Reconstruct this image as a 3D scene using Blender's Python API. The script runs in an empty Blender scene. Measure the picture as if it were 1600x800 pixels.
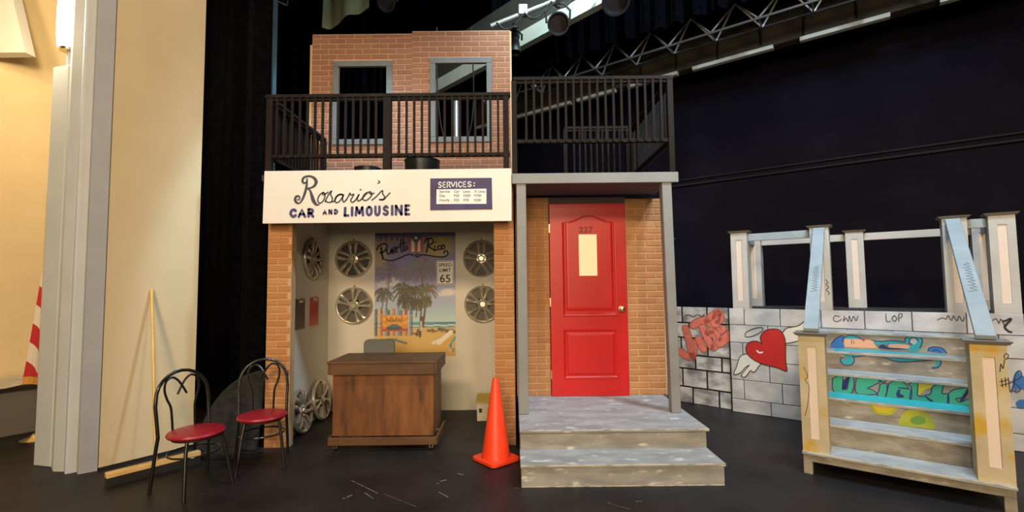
import bpy, bmesh, math, random
import numpy as np
from mathutils import Vector, Matrix
from mathutils.geometry import tessellate_polygon
random.seed(7)
C = bpy.context.scene.collection
SC = bpy.context.scene

# ------------------------------------------------------------------ camera
cam_d = bpy.data.cameras.new('camera'); cam = bpy.data.objects.new('camera', cam_d); C.objects.link(cam)
F = 740.0
cam_d.sensor_width = 36.0; cam_d.lens = F/1600*36.0; cam_d.clip_end = 100; cam_d.clip_start = .05
pit = math.atan(45/F); rol = math.radians(0.6)
fw = Vector((0, math.cos(pit), math.sin(pit))); up0 = Vector((0, -math.sin(pit), math.cos(pit))); rt0 = Vector((1, 0, 0))
rt = rt0*math.cos(rol)-up0*math.sin(rol); up = rt0*math.sin(rol)+up0*math.cos(rol)
M = Matrix((rt, up, -fw)).transposed().to_4x4(); M.translation = (0, 0, 1.5)
cam.matrix_world = M
SC.camera = cam

# ------------------------------------------------------------------ world, exposure
w = bpy.data.worlds.new('world'); SC.world = w; w.use_nodes = True
w.node_tree.nodes['Background'].inputs[0].default_value = (.55, .6, .75, 1)
w.node_tree.nodes['Background'].inputs[1].default_value = .006
SC.view_settings.view_transform = 'Standard'; SC.view_settings.look = 'None'
SC.view_settings.exposure = 0.0; SC.view_settings.gamma = 1.0
SC.view_settings.use_curve_mapping = False

# ------------------------------------------------------------------ lamps of the hall and the stage, and an added fill
def lamp(name, kind, loc, target, energy, color, size=.3, cone=None, blend=.4):
    d = bpy.data.lights.new(name, kind); d.energy = energy; d.color = color
    if kind == 'AREA': d.size = size
    else: d.shadow_soft_size = size
    if kind == 'SPOT':
        d.spot_size = math.radians(cone); d.spot_blend = blend
    o = bpy.data.objects.new(name, d); C.objects.link(o); o.location = loc
    dv = Vector(target)-Vector(loc); o.rotation_euler = dv.to_track_quat('-Z', 'Y').to_euler()
    return o
WARM = (1, .75, .46); COOL = (.64, .82, 1)
lamp('house_and_fill_light', 'AREA', (-2.4, -3.8, 5.6), (-.6, 4.5, 1.4), 340, WARM, 1.0)
lamp('house_and_fill_light', 'AREA', (2.2, -4.6, 5.6), (.8, 4.5, 1.2), 240, WARM, 1.0)
lamp('house_and_fill_light', 'AREA', (-.6, -6.5, 3.0), (-.4, 4.5, 1.6), 500, WARM, 3.0)  # broad soft fill added low behind the camera, not a hall lamp
lamp('work_light', 'SPOT', (2.7, 2.7, 6.6), (2.9, 4.0, 0), 900, COOL, .25, 82, .8)
lamp('work_light', 'SPOT', (.4, 2.2, 6.8), (.2, 4.1, 0), 620, COOL, .25, 96, .5)
lamp('stage_spot', 'SPOT', (0, 4.0, 6.5), (-.447, 4.279, 5.65), 1050, (.5, .76, 1), .1, 33.5, .3)
lamp('work_light', 'AREA', (3.2, 2.6, 5.5), (1.6, 6.4, 5.0), 150, COOL, .4)
lamp('work_light', 'SPOT', (.7, 4.6, 6.3), (.4, 7.2, 5.1), 420, (.7, .95, 1), .15, 84, .4)

# ------------------------------------------------------------------ materials
def nt(name):
    m = bpy.data.materials.new(name); m.use_nodes = True
    t = m.node_tree; b = t.nodes['Principled BSDF']
    return m, t, b
def rgb(c): return (c[0], c[1], c[2], 1)
def mat(name, c, rough=.6, c2=None, scale=6, stretch=(1, 1, 1), lo=.35, hi=.65, bump=0, metal=0, spec=.5, detail=5, rand=0, c3=None, scale3=20, lo3=.55, hi3=.62, em=0):
    m, t, b = nt(name); N = t.nodes; L = t.links
    b.inputs['Roughness'].default_value = rough; b.inputs['Metallic'].default_value = metal
    b.inputs['Specular IOR Level'].default_value = spec
    b.inputs['Base Color'].default_value = rgb(c)
    if em:
        b.inputs['Emission Color'].default_value = rgb(c); b.inputs['Emission Strength'].default_value = em
    src = None
    if c2 or bump or c3:
        tc = N.new('ShaderNodeTexCoord'); mp = N.new('ShaderNodeMapping'); mp.inputs['Scale'].default_value = stretch
        L.new(tc.outputs['Object'], mp.inputs[0])
        vec = mp.outputs[0]
        if rand:
            oi = N.new('ShaderNodeObjectInfo'); ad = N.new('ShaderNodeVectorMath'); ad.operation = 'MULTIPLY_ADD'
            cx = N.new('ShaderNodeCombineXYZ')
            for k in range(3): L.new(oi.outputs['Random'], cx.inputs[k])
            ad.inputs[1].default_value = (37, 53, 71); L.new(cx.outputs[0], ad.inputs[0]); L.new(vec, ad.inputs[2]); vec = ad.outputs[0]
        no = N.new('ShaderNodeTexNoise'); no.inputs['Scale'].default_value = scale; no.inputs['Detail'].default_value = detail
        L.new(vec, no.inputs['Vector'])
        if c2:
            r = N.new('ShaderNodeValToRGB'); r.color_ramp.elements[0].position = lo; r.color_ramp.elements[1].position = hi
            r.color_ramp.elements[0].color = rgb(c); r.color_ramp.elements[1].color = rgb(c2)
            L.new(no.outputs[0], r.inputs[0]); src = r.outputs[0]
        if c3:
            n3 = N.new('ShaderNodeTexNoise'); n3.inputs['Scale'].default_value = scale3; n3.inputs['Detail'].default_value = 6
            L.new(vec, n3.inputs['Vector'])
            r3 = N.new('ShaderNodeValToRGB'); r3.color_ramp.elements[0].position = lo3; r3.color_ramp.elements[1].position = hi3
            L.new(n3.outputs[0], r3.inputs[0])
            mx = N.new('ShaderNodeMix'); mx.data_type = 'RGBA'
            L.new(r3.outputs[0], mx.inputs[0])
            if src: L.new(src, mx.inputs[6])
            else: mx.inputs[6].default_value = rgb(c)
            mx.inputs[7].default_value = rgb(c3); src = mx.outputs[2]
        if src: L.new(src, b.inputs['Base Color'])
        if bump:
            bp = N.new('ShaderNodeBump'); bp.inputs['Strength'].default_value = bump; bp.inputs['Distance'].default_value = .004
            L.new(no.outputs[0], bp.inputs['Height']); L.new(bp.outputs[0], b.inputs['Normal'])
    return m
def mat_rand(name, cols, rough=.7):
    m, t, b = nt(name); N = t.nodes; L = t.links
    oi = N.new('ShaderNodeObjectInfo'); r = N.new('ShaderNodeValToRGB')
    e = r.color_ramp.elements
    e[0].position = 0; e[0].color = rgb(cols[0]); e[1].position = 1; e[1].color = rgb(cols[-1])
    for k, cc in enumerate(cols[1:-1]):
        q = e.new((k+1)/(len(cols)-1)); q.color = rgb(cc)
    L.new(oi.outputs['Random'], r.inputs[0])
    tc = N.new('ShaderNodeTexCoord'); no = N.new('ShaderNodeTexNoise'); no.inputs['Scale'].default_value = 9; no.inputs['Detail'].default_value = 4
    L.new(tc.outputs['Object'], no.inputs['Vector'])
    mx = N.new('ShaderNodeMix'); mx.data_type = 'RGBA'; mx.blend_type = 'MULTIPLY'; mx.inputs[0].default_value = .35
    r2 = N.new('ShaderNodeValToRGB'); r2.color_ramp.elements[0].color = (.6, .6, .6, 1); r2.color_ramp.elements[0].position = .3; r2.color_ramp.elements[1].position = .65
    L.new(no.outputs[0], r2.inputs[0]); L.new(r.outputs[0], mx.inputs[6]); L.new(r2.outputs[0], mx.inputs[7])
    L.new(mx.outputs[2], b.inputs['Base Color']); b.inputs['Roughness'].default_value = rough
    bp = N.new('ShaderNodeBump'); bp.inputs['Strength'].default_value = .2; bp.inputs['Distance'].default_value = .002
    L.new(no.outputs[0], bp.inputs['Height']); L.new(bp.outputs[0], b.inputs['Normal'])
    return m
def mat_floor():
    m = mat('black_stage_paint', (.009, .008, .009), .42, (.018, .016, .017), 2.2, bump=.25, detail=8, spec=.3)
    t = m.node_tree; N = t.nodes; L = t.links; b = N['Principled BSDF']
    tc = N.new('ShaderNodeTexCoord')
    n2 = N.new('ShaderNodeTexNoise'); n2.inputs['Scale'].default_value = 1.3; n2.inputs['Detail'].default_value = 6; L.new(tc.outputs['Object'], n2.inputs['Vector'])
    mr = N.new('ShaderNodeMapRange'); mr.inputs[3].default_value = .36; mr.inputs[4].default_value = .62; L.new(n2.outputs[0], mr.inputs[0]); L.new(mr.outputs[0], b.inputs['Roughness'])
    return m

# ------------------------------------------------------------------ mesh helpers
class G:
    def __init__(s): s.v = []; s.f = []
    def add(s, vs, fs):
        k = len(s.v); s.v += [tuple(p) for p in vs]; s.f += [tuple(i+k for i in f) for f in fs]; return s
    def box(s, x0, x1, y0, y1, z0, z1):
        v = [(x, y, z) for z in (z0, z1) for y in (y0, y1) for x in (x0, x1)]
        return s.add(v, [(0, 2, 3, 1), (4, 5, 7, 6), (0, 1, 5, 4), (2, 6, 7, 3), (0, 4, 6, 2), (1, 3, 7, 5)])
    def hexa(s, v): # bottom 4 ccw, top 4 ccw
        return s.add(v, [(3, 2, 1, 0), (4, 5, 6, 7), (0, 1, 5, 4), (1, 2, 6, 5), (2, 3, 7, 6), (3, 0, 4, 7)])
    def bar(s, a, b, wx, wz, upv=(0, 0, 1)):
        a = Vector(a); b = Vector(b); d = (b-a).normalized(); u = Vector(upv)
        x = d.cross(u)
        if x.length < 1e-4: x = d.cross(Vector((0, 1, 0)))
        x.normalize(); z = x.cross(d).normalized()
        q = []
        for p in (a, b):
            for i, j in ((-1, -1), (1, -1), (1, 1), (-1, 1)): q.append(p+x*(i*wx/2)+z*(j*wz/2))
        return s.hexa(q)
    def tube(s, pts, r, n=8, closed=False, caps=True):
        pts = [Vector(p) for p in pts]; m = len(pts)
        rr = r if isinstance(r, (list, tuple)) else [r]*m
        T = []
        for i in range(m):
            if closed: d = pts[(i+1) % m]-pts[i-1]
            else: d = pts[min(i+1, m-1)]-pts[max(i-1, 0)]
            T.append(d.normalized() if d.length > 1e-9 else Vector((0, 0, 1)))
        ref = Vector((0, 0, 1)) if abs(T[0].z) < .9 else Vector((1, 0, 0))
        nx = T[0].cross(ref).normalized(); vs = []
        for i in range(m):
            nx = (nx-T[i]*nx.dot(T[i])).normalized(); ny = T[i].cross(nx)
            for k in range(n):
                a = 2*math.pi*k/n; vs.append(pts[i]+(nx*math.cos(a)+ny*math.sin(a))*rr[i])
        fs = []
        for i in range(m if closed else m-1):
            for k in range(n):
                a = i*n+k; b = i*n+(k+1) % n; c = ((i+1) % m)*n+(k+1) % n; d = ((i+1) % m)*n+k
                fs.append((a, b, c, d))
        if caps and not closed: fs += [tuple(reversed(range(n))), tuple((m-1)*n+k for k in range(n))]
        return s.add(vs, fs)
    def lathe(s, prof, n=24, axis='z', c=(0, 0, 0)):
        vs = []; m = len(prof)
        for k in range(n):
            a = 2*math.pi*k/n
            for r, h in prof:
                x, y = r*math.cos(a), r*math.sin(a)
                p = (x, y, h) if axis == 'z' else ((x, -h, y) if axis == 'y' else (h, x, y))
                vs.append((p[0]+c[0], p[1]+c[1], p[2]+c[2]))
        fs = []
        for k in range(n):
            for i in range(m-1):
                a = k*m+i; b = ((k+1) % n)*m+i
                fs.append((a, b, b+1, a+1))
        return s.add(vs, fs)
    def poly(s, pts, fn, h=0):
        """flat filled outline pts (2D) placed by fn(u, v, lift); with thickness h when given"""
        q = []
        for p in pts:
            if not q or math.hypot(p[0]-q[-1][0], p[1]-q[-1][1]) > 1e-4: q.append((p[0], p[1]))
        if math.hypot(q[0][0]-q[-1][0], q[0][1]-q[-1][1]) < 1e-4: q.pop()
        pts = q; n = len(pts)
        if n < 3: return s
        tri = [t for t in tessellate_polygon([[Vector((p[0], p[1], 0)) for p in pts]]) if len(set(t)) == 3 and max(t) < n]
        if not h: return s.add([fn(p[0], p[1], 0) for p in pts], [tuple(t) for t in tri])
        fs = [tuple(t) for t in tri]+[tuple(n+i for i in reversed(t)) for t in tri]
        fs += [(i, (i+1) % n, n+(i+1) % n, n+i) for i in range(n)]
        return s.add([fn(p[0], p[1], 0) for p in pts]+[fn(p[0], p[1], h) for p in pts], fs)
    def ribbon(s, pts, wd, fn, smooth=True, cap=5):
        if smooth and len(pts) > 2: pts, wd = catmull(pts, wd)
        m = len(pts); ww = wd if isinstance(wd, (list, tuple)) else [wd]*m
        L_, R_ = [], []
        for i in range(m):
            a = pts[max(i-1, 0)]; b = pts[min(i+1, m-1)]
            dx, dy = b[0]-a[0], b[1]-a[1]; l = math.hypot(dx, dy) or 1
            nx, ny = -dy/l, dx/l; h = ww[i]/2
            L_.append((pts[i][0]+nx*h, pts[i][1]+ny*h)); R_.append((pts[i][0]-nx*h, pts[i][1]-ny*h))
        vs = [fn(p[0], p[1], 0) for p in L_]+[fn(p[0], p[1], 0) for p in R_]
        fs = [(i, m+i, m+i+1, i+1) for i in range(m-1)]
        s.add(vs, fs)
        for e, i, j in ((0, 0, 1), (1, m-1, m-2)):     # round ends
            cx, cy = pts[i]; dx, dy = cx-pts[j][0], cy-pts[j][1]; a0 = math.atan2(dy, dx); h = ww[i]/2
            q = [(cx+h*math.cos(a0-math.pi/2+math.pi*k/cap), cy+h*math.sin(a0-math.pi/2+math.pi*k/cap)) for k in range(cap+1)]
            s.add([fn(p[0], p[1], 0) for p in q], [tuple(range(cap+1))])
        return s
    def mesh(s, name):
        me = bpy.data.meshes.new(name); me.from_pydata(s.v, [], s.f); me.validate()
        b = bmesh.new(); b.from_mesh(me); bmesh.ops.recalc_face_normals(b, faces=b.faces); b.to_mesh(me); b.free()
        return me
    def ob(s, name, m, parent=None, loc=(0, 0, 0), rot=(0, 0, 0), smooth=False, bevel=0):
        me = s.mesh(name)
        if bevel:
            b = bmesh.new(); b.from_mesh(me)
            bmesh.ops.bevel(b, geom=list(b.edges), offset=bevel, segments=1, affect='EDGES', clamp_overlap=True); b.to_mesh(me); b.free()
        if smooth:
            for p in me.polygons: p.use_smooth = True
            try: me.set_sharp_from_angle(angle=math.radians(40))
            except Exception: pass
        me.materials.append(m)
        return link(name, me, parent, loc, rot)
def link(name, me, parent=None, loc=(0, 0, 0), rot=(0, 0, 0), scale=None):
    o = bpy.data.objects.new(name, me); C.objects.link(o); o.location = loc; o.rotation_euler = rot
    if scale: o.scale = scale
    if parent: o.parent = parent
    return o
def catmull(pts, wd, k=6):
    n = len(pts); out = []; wo = []
    ww = wd if isinstance(wd, (list, tuple)) else [wd]*n
    P = [pts[0]]+list(pts)+[pts[-1]]
    for i in range(n-1):
        p0, p1, p2, p3 = P[i:i+4]
        for j in range(k):
            t = j/k
            out.append(tuple(.5*((2*p1[a])+(-p0[a]+p2[a])*t+(2*p0[a]-5*p1[a]+4*p2[a]-p3[a])*t*t+(-p0[a]+3*p1[a]-3*p2[a]+p3[a])*t**3) for a in range(len(p1))))
            wo.append(ww[i]*(1-t)+ww[i+1]*t)
    out.append(tuple(pts[-1])); wo.append(ww[-1])
    return out, wo
def closed_smooth(pts, k=4):
    n = len(pts); out = []
    for i in range(n):
        p0, p1, p2, p3 = pts[i-1], pts[i], pts[(i+1) % n], pts[(i+2) % n]
        for j in range(k):
            t = j/k
            out.append(tuple(.5*((2*p1[a])+(-p0[a]+p2[a])*t+(2*p0[a]-5*p1[a]+4*p2[a]-p3[a])*t*t+(-p0[a]+3*p1[a]-3*p2[a]+p3[a])*t**3) for a in (0, 1)))
    return out
def thing(name, label, cat, loc=(0, 0, 0), rotz=0, group=None):
    o = bpy.data.objects.new(name, None); C.objects.link(o); o.empty_display_size = .1
    o.location = loc; o.rotation_euler = (0, 0, rotz)
    return tag(o, label, cat, group)
def tag(o, label, cat, group=None):
    o['label'] = label; o['category'] = cat
    if group: o['group'] = group
    return o
def struct(o): o['kind'] = 'structure'; return o
def dup(root, loc=None, rot=None, label=None):
    r = root.copy(); C.objects.link(r)
    if loc: r.location = loc
    if rot is not None: r.rotation_euler = rot
    if label: r['label'] = label
    for ch in list(root.children):
        c = ch.copy(); C.objects.link(c); c.parent = r
        for g in list(ch.children):
            d = g.copy(); C.objects.link(d); d.parent = c
    return r
def text_mesh(name, body, size, m, parent, loc, rot, align='LEFT', space=1.0, bold=0):
    cu = bpy.data.curves.new(name, 'FONT'); cu.body = body; cu.size = size; cu.align_x = align; cu.space_character = space; cu.offset = bold
    o = bpy.data.objects.new(name, cu); C.objects.link(o)
    bpy.context.view_layer.update()
    me = bpy.data.meshes.new_from_object(o.evaluated_get(bpy.context.evaluated_depsgraph_get()))
    bpy.data.objects.remove(o)
    me.materials.clear(); me.materials.append(m)
    return link(name, me, parent, loc, rot)
# stroke capitals in a unit box
ST = {
 'A': [[(0, 0), (.5, 1), (1, 0)], [(.2, .35), (.8, .35)]],
 'B': [[(0, 0), (0, 1)], [(0, 1), (.6, 1), (.85, .78), (.6, .54), (0, .52)], [(.6, .53), (1, .28), (.65, 0), (0, 0)]],
 'C': [[(.95, .82), (.6, 1), (.2, .85), (0, .5), (.2, .15), (.6, 0), (.95, .2)]],
 'D': [[(0, 0), (0, 1)], [(0, 1), (.6, .92), (1, .5), (.6, .08), (0, 0)]],
 'E': [[(.9, 1), (0, 1)], [(0, 1), (0, 0)], [(0, 0), (.95, 0)], [(0, .52), (.75, .52)]],
 'I': [[(.5, 0), (.5, 1)]],
 'L': [[(.1, 1), (0, 0)], [(0, 0), (.9, 0)]],
 'M': [[(0, 0), (.1, 1)], [(.1, 1), (.5, .25)], [(.5, .25), (.9, 1)], [(.9, 1), (1, 0)]],
 'N': [[(0, 0), (0, 1)], [(0, 1), (1, 0)], [(1, 0), (1, 1)]],
 'O': [[(.5, 1), (.12, .85), (0, .5), (.12, .15), (.5, 0), (.88, .15), (1, .5), (.88, .85), (.5, 1)]],
 'R': [[(0, 0), (0, 1)], [(0, 1), (.65, .98), (.92, .75), (.6, .5), (0, .48)], [(.45, .48), (1, 0)]],
 'S': [[(.9, .85), (.55, 1), (.15, .85), (.15, .62), (.5, .5), (.88, .36), (.88, .13), (.5, 0), (.05, .14)]],
 'U': [[(0, 1), (.02, .3), (.25, .02), (.7, .02), (.98, .3), (1, 1)]],
 'V': [[(0, 1), (.5, 0)], [(.5, 0), (1, 1)]],
}
def letter(g, ch, x0, x1, y0, y1, wd, fn):
    for st in ST[ch]:
        g.ribbon([(x0+p[0]*(x1-x0), y0+p[1]*(y1-y0)) for p in st], wd, fn, smooth=len(st) > 3)
U = Vector((.8, -.6, 0)); NN = Vector((.6, .8, 0)); ROT = math.atan2(-.6, .8)   # the stage's own axes
def SD(s, d, z=0): return U*s+NN*d+Vector((0, 0, z))

# ------------------------------------------------------------------ material table
K = {}
K['floor'] = mat_floor()
K['black_wall'] = mat('black_wall_paint', (.009, .008, .0145), .8, (.0135, .012, .0205), 1.5, bump=.3, spec=.06)
K['drape'] = mat('black_velour', (.0022, .0022, .004), .95, (.004, .004, .007), 12, spec=.03)
K['yellow_wall'] = mat('warm_yellow_plaster', (.78, .6, .34), .8, (.82, .64, .38), 3, bump=.05)
K['cream'] = mat('cream_plaster', (.55, .435, .255), .75, (.575, .455, .27), 2.5, bump=.05)
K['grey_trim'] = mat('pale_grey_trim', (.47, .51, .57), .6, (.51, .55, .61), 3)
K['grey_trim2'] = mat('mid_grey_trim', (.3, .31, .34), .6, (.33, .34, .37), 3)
K['white'] = mat('white_board', (.84, .82, .78), .45, (.8, .78, .74), 3)
K['booth'] = mat('off_white_wall', (.68, .65, .58), .7, (.72, .69, .62), 3)
K['sign_board'] = mat('cream_white_board', (.8, .74, .65), .5, (.78, .72, .63), 3)
K['ink'] = mat('slate_ink', (.045, .05, .07), .6)
K['indigo'] = mat('indigo_paint', (.035, .035, .13), .6, (.06, .055, .2), 10)
K['indigo_dark'] = mat('dark_indigo_board', (.035, .022, .075), .6, (.055, .04, .14), 5)
K['black'] = mat('black_paint', (.006, .006, .007), .6)
K['brick'] = mat_rand('tan_orange_brick', [(.45, .195, .065), (.5, .23, .085), (.46, .205, .072), (.52, .26, .105), (.43, .185, .065), (.5, .225, .08)])
K['mortar'] = mat('tan_mortar', (.6, .35, .17), .8, (.54, .3, .14), 12)
K['brick_up'] = mat_rand('red_brown_brick', [(.28, .115, .06), (.32, .14, .073), (.3, .125, .064), (.34, .155, .085), (.28, .115, .064)])
K['mortar_up'] = mat('pale_brown_mortar', (.5, .31, .2), .8, (.44, .27, .17), 12)
K['pine'] = mat('pale_pine', (.6, .42, .22), .6, (.5, .33, .16), 6, (1, 1, .12))
K['grey_post'] = mat('grey_porch_paint', (.22, .22, .21), .55, (.25, .25, .24), 4)
K['frame_grey'] = mat('blue_grey_frame_paint', (.12, .14, .145), .55, (.15, .17, .175), 5)
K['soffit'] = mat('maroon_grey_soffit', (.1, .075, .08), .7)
K['worn'] = mat('worn_paint_edge', (.62, .56, .45), .75, (.3, .27, .21), 9, (1, 1, 1), lo=.45, hi=.6)
K['rail'] = mat('dark_stained_wood', (.007, .0045, .003), .6, (.015, .009, .006), 8, (1, 1, .2), spec=.15)
K['deck'] = mat('dark_deck', (.03, .025, .022), .8)
K['stone_step'] = mat('distressed_grey_paint', (.24, .235, .225), .7, (.35, .345, .33), 6, (.7, 1.4, 2.2), bump=.2, c3=(.6, .58, .54), scale3=11, lo3=.6, hi3=.72)
K['red_door'] = mat('glossy_red_paint', (.56, .008, .008), .36, (.52, .008, .01), 3)
K['pane'] = mat('frosted_glow_pane', (1, .86, .58), .2, spec=.6, em=.22)  # slight glow added so the pane looks bright
K['brass'] = mat('pale_brass', (.8, .68, .42), .25, metal=1)
K['number'] = mat('dark_maroon_numerals', (.14, .005, .006), .5)
K['desk'] = mat('brown_stained_ply', (.18, .062, .017), .5, (.06, .024, .01), 4.5, (2.6, 2.6, .5), lo=.4, hi=.66, bump=.1, c3=(.27, .1, .026), scale3=2.5, lo3=.5, hi3=.7)
K['desk_trim'] = mat('brown_stained_board', (.13, .058, .021), .5, (.065, .03, .013), 5, (.5, 2, 2.5), lo=.4, hi=.75)
K['chrome'] = mat('worn_chrome', (.62, .6, .57), .3, metal=1)
K['silver'] = mat('silver_plastic', (.72, .67, .57), .3, (.56, .52, .44), 6, metal=.62)
K['silver2'] = mat('dull_pewter_plastic', (.62, .56, .47), .28, (.4, .36, .3), 8, metal=.6)
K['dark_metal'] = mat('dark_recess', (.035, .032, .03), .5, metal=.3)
K['chair_tube'] = mat('black_gloss_tube', (.01, .01, .011), .22, spec=.6)
K['red_vinyl'] = mat('red_vinyl', (.3, .008, .022), .38, (.34, .012, .028), 20, bump=.05)
K['broom_wood'] = mat('yellow_varnished_wood', (.72, .46, .13), .4, (.62, .38, .1), 8, (3, 3, .3))
K['broom_head'] = mat('yellow_pine_block', (.74, .5, .2), .5, (.64, .4, .14), 8, (.4, 3, 3))
K['bristle'] = mat('black_bristles', (.012, .011, .01), .9)
K['cone'] = mat('orange_traffic_plastic', (.9, .06, .012), .42, (.85, .05, .012), 60, bump=.12)
K['cardboard'] = mat('printed_cardboard', (.55, .5, .4), .7)
K['cardboard_y'] = mat('yellow_cardboard', (.6, .44, .1), .65, (.52, .38, .09), 6)
K['print_blk'] = mat('black_print', (.02, .02, .02), .6)
K['clip_brown'] = mat('dark_brown_hardboard', (.06, .028, .02), .45, (.08, .036, .024), 10)
K['clip_red'] = mat('translucent_red_plastic', (.5, .03, .04), .3)
K['office'] = mat('grey_green_plastic', (.13, .14, .125), .6)
K['sign_white'] = mat('reflective_white_sheet', (.72, .72, .68), .4)
K['felt'] = mat('mottled_charcoal_cloth', (.008, .007, .006), .95, (.024, .02, .016), 16, bump=.4)
K['stone_a'] = mat('smudged_grey_stone_paint', (.2, .205, .215), .75, (.6, .6, .6), 5.5, (1, 1, 1.6), lo=.36, hi=.6, rand=1)
K['stone_b'] = mat('pale_grey_stone_paint', (.4, .4, .405), .75, (.58, .57, .56), 4, (1, 1, 1.4), lo=.36, hi=.62, rand=1)
K['salmon'] = mat('salmon_spray_paint', (.72, .2, .15), .6, (.62, .16, .12), 14)
K['heart'] = mat('crimson_paint', (.55, .018, .016), .5)
K['wing'] = mat('off_white_paint', (.75, .72, .66), .6)
K['pillar'] = mat('greige_pillar_paint', (.44, .42, .38), .65, (.5, .49, .46), 4, c3=(.48, .42, .2), scale3=2.4, lo3=.66, hi3=.8)
K['newel'] = mat('yellow_stained_pillar_paint', (.44, .37, .22), .65, (.56, .48, .33), 4, c3=(.52, .33, .03), scale3=5, lo3=.5, hi3=.64)
K['inset'] = mat('pinkish_cream_inset', (.72, .6, .5), .6)
K['cap'] = mat('grey_brown_cap', (.2, .185, .165), .65)
K['blue_rail'] = mat('pale_blue_grey_paint', (.25, .3, .32), .6, (.31, .36, .38), 4)
K['riser'] = mat('distressed_taupe_paint', (.19, .165, .125), .75, (.33, .295, .235), 6, (.8, 1, 2), lo=.36, hi=.62, bump=.2, c3=(.58, .52, .42), scale3=11, lo3=.62, hi3=.74)
K['tread'] = mat('cool_lit_tread_paint', (.3, .32, .32), .7, (.4, .42, .42), 6, (1, 1, 1), bump=.1)  # bluer and paler than the risers: cool overhead light put into the colour
K['teal'] = mat('teal_paint', (.02, .3, .34), .55); K['aqua'] = mat('aqua_paint', (.03, .42, .46), .55)
K['blue'] = mat('cobalt_paint', (.02, .14, .42), .55); K['navy'] = mat('navy_paint', (.012, .016, .11), .55)
K['green'] = mat('sea_green_paint', (.03, .33, .2), .55); K['skin'] = mat('peach_paint', (.72, .36, .22), .6)
K['yellow'] = mat('mustard_paint', (.56, .43, .02), .6); K['lime'] = mat('olive_lime_paint', (.4, .4, .02), .6, (.2, .29, .03), 5)
K['leaf'] = mat('leaf_green_paint', (.12, .28, .03), .6)
K['steel'] = mat('bright_aluminium', (.75, .76, .74), .3, metal=.7)
K['black_steel'] = mat('black_steel', (.02, .02, .022), .45)
K['beam_dull'] = mat('brown_grey_beam_paint', (.06, .052, .042), .8, (.08, .07, .058), 3)
K['lens'] = mat('dark_lens', (.03, .025, .025), .3)
K['teal_glint'] = mat('dark_teal_glint', (.016, .06, .085), .8, (.006, .016, .024), 1.5, (1, 1, .8))
K['beam_pale'] = mat('pale_beam_and_lit_strip', (.72, .76, .68), .7, (.78, .82, .74), 4)
K['olive'] = mat('olive_muslin', (.15, .16, .07), .9, (.22, .25, .14), 2)
K['flag_red'] = mat('flag_red', (.5, .02, .03), .8); K['flag_white'] = mat('flag_white', (.72, .66, .58), .8)
K['gold'] = mat('gold_fringe', (.6, .3, .05), .7)
K['plastic'] = mat('crumpled_clear_sheet', (.6, .56, .5), .25, bump=.8, scale=14)
K['box_grey'] = mat('grey_brown_panel', (.13, .115, .1), .7)
K['lampglass'] = mat('lit_sconce_glass', (1, .86, .55), .4, em=9)
K['tub'] = mat('black_plastic', (.012, .012, .013), .4)
K['scuff'] = mat('pale_scuff', (.3, .28, .25), .8, (.08, .075, .07), 30)
K['wire'] = mat('black_cable_and_loop', (.01, .01, .01), .6)

# ------------------------------------------------------------------ the stage itself
fl = G().box(-14, 12, -7, 14, -.1, 0).ob('floor', K['floor']); struct(fl)
ce = G().box(-14, 12, -7, 14, 8.2, 8.3).ob('ceiling', K['black_wall']); struct(ce)
def sbox(name, s0, s1, d0, d1, z0, z1, m, parent=None, bevel=0):
    o = G().box(s0, s1, d0, d1, z0, z1).ob(name, m, parent, (0, 0, 0), (0, 0, ROT), bevel=bevel); return o
for q_, pts_, wd_ in ((0, [(-3.268,2.254),(-3.118,2.246),(-2.913,2.230)], .008), (1, [(-2.999,2.182),(-2.871,2.159)], .008), (2, [(-3.037,2.065),(-3.042,2.100)], .018), (3, [(-3.046,2.034),(-3.038,2.040)], .012),
    (4, [(-2.695,2.646),(-2.676,2.689)], .014), (5, [(-2.690,2.607),(-2.673,2.605)], .012), (6, [(-2.690,2.832),(-2.639,2.837)], .012), (7, [(-2.565,2.505),(-2.452,2.483)], .008),
    (8, [(-1.502,3.065),(-1.435,3.055),(-1.333,3.060)], .004), (9, [(-1.345,3.189),(-1.317,3.221)], .006), (10, [(-2.144,2.884),(-2.137,2.890)], .012), (11, [(-2.867,2.251),(-2.526,2.251)], .003)):
    g = G(); g.ribbon(pts_, wd_*.75, lambda u, v, h: tuple(SD(u, v, .0009))); g.ob('paint_scuff', K['scuff'], fl)
wb = struct(sbox('wall_back', -13, 9, 9.0, 9.15, 0, 8.2, K['black_wall']))
# painted masonry courses on the back wall: recessed joint lines too dark to pick apart; the conduit pair is real
g = G(); g.tube([(-13, 8.96, 3.30), (9, 8.96, 3.36)], .02, 8); struct(g.ob('trim_6', K['black_steel'], None, (0, 0, 0), (0, 0, ROT)))
g = G(); g.tube([(-13, 8.97, 3.40), (9, 8.97, 3.46)], .016, 8); struct(g.ob('trim_7', K['black_steel'], None, (0, 0, 0), (0, 0, ROT)))
struct(sbox('wall_auditorium', -7.75, -7.6, -3.2, 2.2, 0, 8.2, K['yellow_wall']))
struct(sbox('wall_left', -5.6, -5.17, 1.15, 1.84, .02, 8.2, K['cream']))
struct(sbox('baseboard_left', -5.6, -5.16, 1.152, 1.838, 0, .022, K['black']))
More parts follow.
